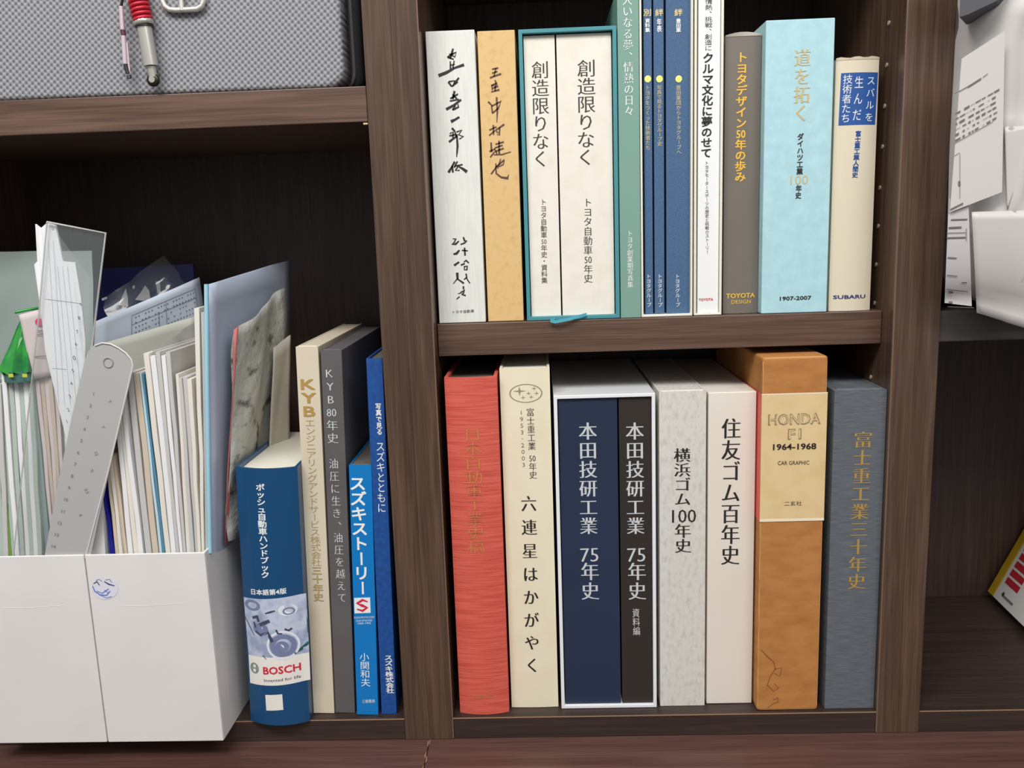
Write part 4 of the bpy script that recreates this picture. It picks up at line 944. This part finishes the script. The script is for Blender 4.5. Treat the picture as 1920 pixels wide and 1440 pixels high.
# zip pull frame
WM = mat('pale_metal', (226, 222, 212), .35, .5)
rp = [P(x, y, yb_-.004)-Vector(loc) for x, y in ((303, -22), (305, 2), (309, 12), (318, 18), (330, 19), (352, 18), (370, 17), (379, 11), (382, 0), (381, -22))]
tube('buckle_frame', rp, .0023, WM, bag, 8, closed=True); tube('buckle_bar', [P(338, -25, yb_-.005)-Vector(loc), P(341, 20, yb_-.005)-Vector(loc)], .0021, WM, bag, 8)
# ------------------------------------------------------------------ charms hanging from the bag
yk = yb_-.0095
k0, k1 = P(258, -40, yk), P(288, 150, yk)
kr = empty('damper_charm', k0, 'miniature red coil spring damper charm hanging on the grey bag', 'keyring charm')
ax = (P(287, 155, yk)-P(262, 20, yk)).normalized()
def at(px, py): return P(px, py, yk)-k0
CH = mat('chrome', (200, 196, 186), .28, .6); RC = mat('red_enamel', (196, 38, 58), .35, .2); DK = mat('dark_metal', (66, 62, 56), .35, .8); RT = mat('red_tube_edge', (160, 40, 50), .4)
a0, a1 = at(250, -40), at(268, 38); t = (a1-a0).normalized(); u = t.orthogonal().normalized(); v = t.cross(u); turns = 9; helix = []
for i in range(turns*14+1):
    f = i/(turns*14); an = 2*math.pi*i/14; helix.append(a0.lerp(a1, f)+(u*math.cos(an)+v*math.sin(an))*.0074)
tube('coil_spring', helix, .0018, RC, kr, 6)
tube('inner_rod', [a0, a1], .0044, mat('rod_pale', (190, 176, 160), .4, .5), kr, 12)
tube('spring_collar', [at(268, 37), at(269, 40), at(269.5, 46), at(270, 48)], [.0078, .0086, .0086, .0076], CH, kr, 16)
tube('lower_seat', [at(270, 48), at(270.5, 51)], .0079, DK, kr, 16)
tube('damper_cylinder', [at(270.5, 50), at(283.2, 124)], [.0064, .0064], CH, kr, 16)
tube('red_stripe', [at(261.5, 58)+Vector((0, .001, 0)), at(272.5, 118)+Vector((0, .001, 0))], .0014, RT, kr, 6)
tube('end_neck', [at(283.5, 125), at(287, 145)], [.004, .0036], CH, kr, 12)
e = at(287.5, 150); tube('end_eye', [e+Vector((.0036*math.cos(a*.5236), .0, .0036*math.sin(a*.5236))) for a in range(12)], .0024, DK, kr, 8, closed=True)
tube('end_bush', [e+Vector((0, -.0035, 0)), e+Vector((0, .0035, 0))], .0028, CH, kr, 10)
k2 = P(228, -20, yk)
pr = empty('slim_charm', k2, 'slim pink-silver rod charm hanging left of the red spring charm', 'keyring charm')
PS = mat('pink_silver', (214, 196, 202), .35, .3)
def at2(px, py, dy=0): return P(px, py, yk+dy)-k2
tube('rod', [at2(227, 12), at2(230, 56)], .0021, PS, pr, 8); tube('middle_joint', [at2(230.5, 57), at2(231.5, 66)], .0023, mat('joint_maroon', (88, 44, 60), .5), pr, 8)
tube('rod', [at2(231.5, 67), at2(235, 120)], .0022, PS, pr, 8); tube('side_rod', [at2(238, 80, .001), at2(243, 138, .001)], .0011, PS, pr, 6)
tube('black_tip', [at2(235, 121), at2(239.5, 138)], .0019, mat('tip_black', (40, 38, 40), .4), pr, 8); tube('tip_ball', [at2(241.5, 141), at2(242.5, 147)], [.0018, .0022], mat('tip_black', (40, 38, 40)), pr, 8)
tube('chain', [at2(227, 12), at2(229, 2), at2(231, -18)], .0012, DK, pr, 6)

# ------------------------------------------------------------------ white bag and papers in the right bay
cB = Vector((XR2+.2005, .006, ZR+.2055)); ra, rb, rc, ne = .2, .046, .205, 7.0
BAGM = mat('white_plastic_bag', (202, 198, 195), .42, noise=((7, 7, 7), (192, 187, 184), .4, .7))
def bag_y(x, z, bump=True):
    q = 1-abs((x-cB.x)/ra)**ne-abs((z-cB.z)/rc)**ne
    y = -rb*max(q, 0)**.42
    if bump:
        u, w_ = (x-cB.x)*30, (z-cB.z)*30
        y += .0018*math.sin(u*1.3+math.sin(w_*.9)*1.2)+.0014*math.sin(w_*1.1+u*.7)
        for (fx, fz, fx2, fz2, amp) in FOLDS:
            d = Vector((x-fx, z-fz)); L_ = Vector((fx2-fx, fz2-fz)); tt = max(0, min(1, d.dot(L_)/L_.length_squared)); dd = (d-L_*tt).length
            y -= 1.5*amp*math.exp(-(dd/.006)**2)
    return cB.y+y
def sagz(x, y, z): return .019*min(1, max(0, -(y+.004)/.02))*max(0, min(1, (cB.z-z)/rc))**3.5*min(1, max(0, (x-XR2)/.09))
def pk2(px, py, yy=-.03): p = P(px, py, yy); return (p.x, p.z)
FOLDS = [pk2(1888, 60)+pk2(1876, 240)+(.004,), pk2(1876, 240)+pk2(1925, 238)+(.003,), pk2(1918, 270)+pk2(1888, 392)+(.0045,), pk2(1830, 20)+pk2(1930, 10)+(.003,), pk2(1790, 42)+pk2(1930, 30)+(.0025,), pk2(1860, 400)+pk2(1866, 520)+(.003,), pk2(1918, 400)+pk2(1912, 520)+(.004,), pk2(1800, 590)+pk2(1930, 605)+(.002,)]
V, Fs = [], []; NU, NV = 56, 64
for side in (1, -1):
    for j in range(NV+1):
        for i in range(NU+1):
            a, c = -math.cos(math.pi*i/NU), -math.cos(math.pi*j/NV)
            x, z = cB.x+a*ra*.999, cB.z+c*rc*.999
            # squash square grid into the outline
            s = (abs(a)**ne+abs(c)**ne)**(1/ne); mx_ = max(abs(a), abs(c)); k = mx_/s if s > 1e-6 else 1
            x, z = cB.x+a*k*ra*.9995, cB.z+c*k*rc*.9995
            y = bag_y(x, z) if side == 1 else cB.y+.2*(max(1-abs((x-cB.x)/ra)**ne-abs((z-cB.z)/rc)**ne, 0))**.42
            sag = sagz(x, y, z)
            V.append(Vector((x, y, z-sag)))
n1 = (NU+1)*(NV+1)
for s in (0, 1):
    for j in range(NV):
        for i in range(NU):
            a = s*n1+j*(NU+1)+i; q = (a, a+1, a+NU+2, a+NU+1); Fs.append(q if s == 0 else q[::-1])
wb = empty('plastic_bag', (cB.x, cB.y, cB.z-rc), 'big bulging white plastic bag on the right-bay shelf', 'bag')
o = mk('bag_skin', [v-wb.location for v in V], Fs, BAGM, wb, smooth=True)
def on_bag(px, py, off):
    d = ray(px, py); k = .6
    for _ in range(40):
        p = CAM+d*k; k += (bag_y(max(p.x, XR2+.045), max(p.z, cB.z-rc*.93), False)-off-p.y)/d.y*.6
    return CAM+d*k
def bag_paper(name, corners, m_, label, off, nu=14, nv=18, parent=None):
    V, Fs = [], []; TL, TR, BR, BL = [Vector(c) for c in corners]
    for j in range(nv+1):
        for i in range(nu+1):
            q = TL.lerp(TR, i/nu).lerp(BL.lerp(BR, i/nu), j/nv); V.append(on_bag(q.x, q.y, off))
    for j in range(nv):
        for i in range(nu): a = j*(nu+1)+i; Fs.append((a, a+1, a+nu+2, a+nu+1))
    r = empty(name, V[-1], label, 'paper', 'papers in front of the white bag')
    mk('sheet', [v-r.location for v in V], Fs, m_, r, smooth=True); return r
PR = mat('print_paper', (206, 200, 196), .7); PR2 = mat('print_paper_cool', (200, 196, 194), .7); GI = mat('ink_grey_print', (110, 104, 104), .8)
c2_ = [(1779, 372), (1816, 380), (1822, 574), (1771, 568)]
p2 = bag_paper('printed_form', c2_, PR2, 'lower printed form sheet with a ruled box, against the white bag', .007)
c1_ = [(1803, 110), (1884, 58), (1879, 360), (1781, 398)]
p1 = bag_paper('printed_sheet', c1_, PR, 'upper printed sheet slanting across the white bag', .0095)
def plines(root, segs, off, m_=GI, name='printed_line'):
    V, Fs = [], []
    for xa, ya, xb, yb, h in segs:
        n = 4
        for i in range(n+1):
            x, y = xa+(xb-xa)*i/n, ya+(yb-ya)*i/n; V += [on_bag(x, y-h/2, off)-root.location, on_bag(x, y+h/2, off)-root.location]
            if i: k = len(V); Fs.append((k-4, k-3, k-1, k-2))
    mk(name, V, Fs, m_, root)
S = [(1790, 176, 1815, 162, 1.6), (1815, 163, 1840, 147, 3.4), (1843, 145, 1852, 138, 1.5), (1788, 270, 1862, 228, 1.2)]
for s_ in S: plines(p1, [s_], .0102)
S = []; rr = random.Random(5)
for r_ in range(6):
    x = 1791
    while x < 1866:
        L = rr.choice((4, 7, 10)); S.append((x, 214+r_*10-(x-1791)*.56, x+L, 214+r_*10-(x+L-1791)*.56, rr.choice((2.2, 3.2, 4)) if rr.random() < .75 else .8)); x += L+rr.choice((2, 4, 7))
plines(p1, S, .0102, name='printed_figures')
for s_ in ((1788, 293, 1800, 286, 1), (1799.6, 330, 1800.4, 330, 84), (1797, 344, 1801, 344, 9), (1782, 393, 1806, 381, 3)): plines(p1, [s_], .0102, name='printed_mark')
for s_ in [(1783, 412, 1814, 411, 2.2), (1779, 427, 1803, 426, 3.2), (1775, 437, 1811, 436, 1.2), (1775, 446, 1811, 445, 2.4), (1777, 483, 1794, 484, 2), (1776, 516, 1795, 518, 1.6), (1803, 530, 1813, 530, 2), (1775, 543, 1815, 547, 1.4), (1779, 548, 1787, 548, 4), (1779, 567, 1786, 567, 4), (1777, 575, 1826, 577, 1.2)]: plines(p2, [s_], .0077)
plines(p2, [(1811.5, 440, 1812.5, 440, 24)], .0077, name='ruled_box_side')
for cs_, nm_ in (([(1884, 238), (1945, 234), (1924, 300), (1889, 392)], 'folded_flap'), ([(1822, 397), (1950, 390), (1950, 590), (1832, 578)], 'folded_flap')):
    TL, TR, BR, BL = [Vector(c) for c in cs_]; V, Fs = [], []
    for j in range(13):
        for i in range(11):
            q = TL.lerp(TR, i/10).lerp(BL.lerp(BR, i/10), j/12); q = on_bag(q.x, q.y, .0045); V.append(q-Vector((0, 0, sagz(q.x, q.y, q.z)))-wb.location)
    for j in range(12):
        for i in range(10): k = j*11+i; Fs.append((k, k+1, k+12, k+11))
    o = mk(nm_, V, Fs, mat('white_plastic_flap', (202, 198, 195), .42), wb, smooth=True); o.modifiers.new('t', 'SOLIDIFY').thickness = .0005
# dark grey folded bag edge above the white bag
g0 = [P(1799, 32, -.048), P(1815, 27, -.048), P(1868, 2, -.048), P(1895, -30, -.048), P(1890, -95, -.048), P(1803, -95, -.048)]
r = empty('grey_pouch', g0[0], 'dark grey pouch edge above the white bag', 'pouch'); prism('pouch_body', [q-g0[0] for q in g0], (.02, .03, 0), mat('pouch_grey', (86, 86, 90), .7), r)

# ------------------------------------------------------------------ leaning box and yellow book in the lower right bay
a = PZ(1862, 1118, ZB+.0105); dd = PZ(1921, 1176, ZB+.0105); e1 = (dd-a).normalized(); Lb = .15
tp = P(1968, 936, a.y+.004); e2 = (tp-a).normalized(); Hb = .2; nn = e1.cross(e2).normalized()
if nn.x < 0: nn = -nn
wbx = empty('flat_carton', a, 'white flat carton with red stripes leaning in the lower right bay', 'carton')
prism('carton_body', [Vector((0, 0, 0)), e1*Lb, e1*Lb+e2*Hb, e2*Hb], nn*.013, mat('carton_white', (226, 222, 218), .5), wbx)
def fq(u, v): return e1*u+e2*v-nn*.0004
def onface(px, py):
    d = ray(px, py); k = (a-CAM).dot(nn)/d.dot(nn); q = CAM+d*k-a; M = Matrix((e1, e2, nn)).transposed().inverted() @ q; return M.x, M.y
RS = mat('stripe_red', (186, 40, 50), .5)
u0, v0 = onface(1899, 1097); u1, v1 = onface(1909, 1083); u2, _ = onface(1912, 1107)
hw_, dv = max(u2-u0, .006)*.95, (v1-v0)
for i in range(7):
    v = v0+dv*i; mk('red_stripe', [fq(u0-hw_, v-dv*.36), fq(u0+hw_, v-dv*.36), fq(u0+hw_, v+dv*.36), fq(u0-hw_, v+dv*.36)], [(0, 1, 2, 3)], RS, wbx)
lu, lv = onface(1882, 1117); mu, mv = onface(1900, 1133)
mk('small_lettering', [fq(lu, lv-.002), fq(mu, lv-.002), fq(mu, lv+.001), fq(lu, lv+.001)], [(0, 1, 2, 3)], mat('ink_grey_dark', (120, 120, 122), .6), wbx)
mk('round_mark', [fq(lu-.002+.003*math.cos(k*.785), lv+.001+.003*math.sin(k*.785)) for k in range(8)], [tuple(range(8))], mat('ink_soft_black', (70, 66, 60)), wbx)
yb0 = a+e1*-.001
yr_ = empty('book', yb0, 'yellow book leaning behind the white carton with red stripes', 'book')
prism('cover', [e1*-.001, e1*-.015, e1*-.015+e2*.24, e1*-.001+e2*.24], nn*.012, mat('yellow_cover', (196, 158, 30), .5), yr_)
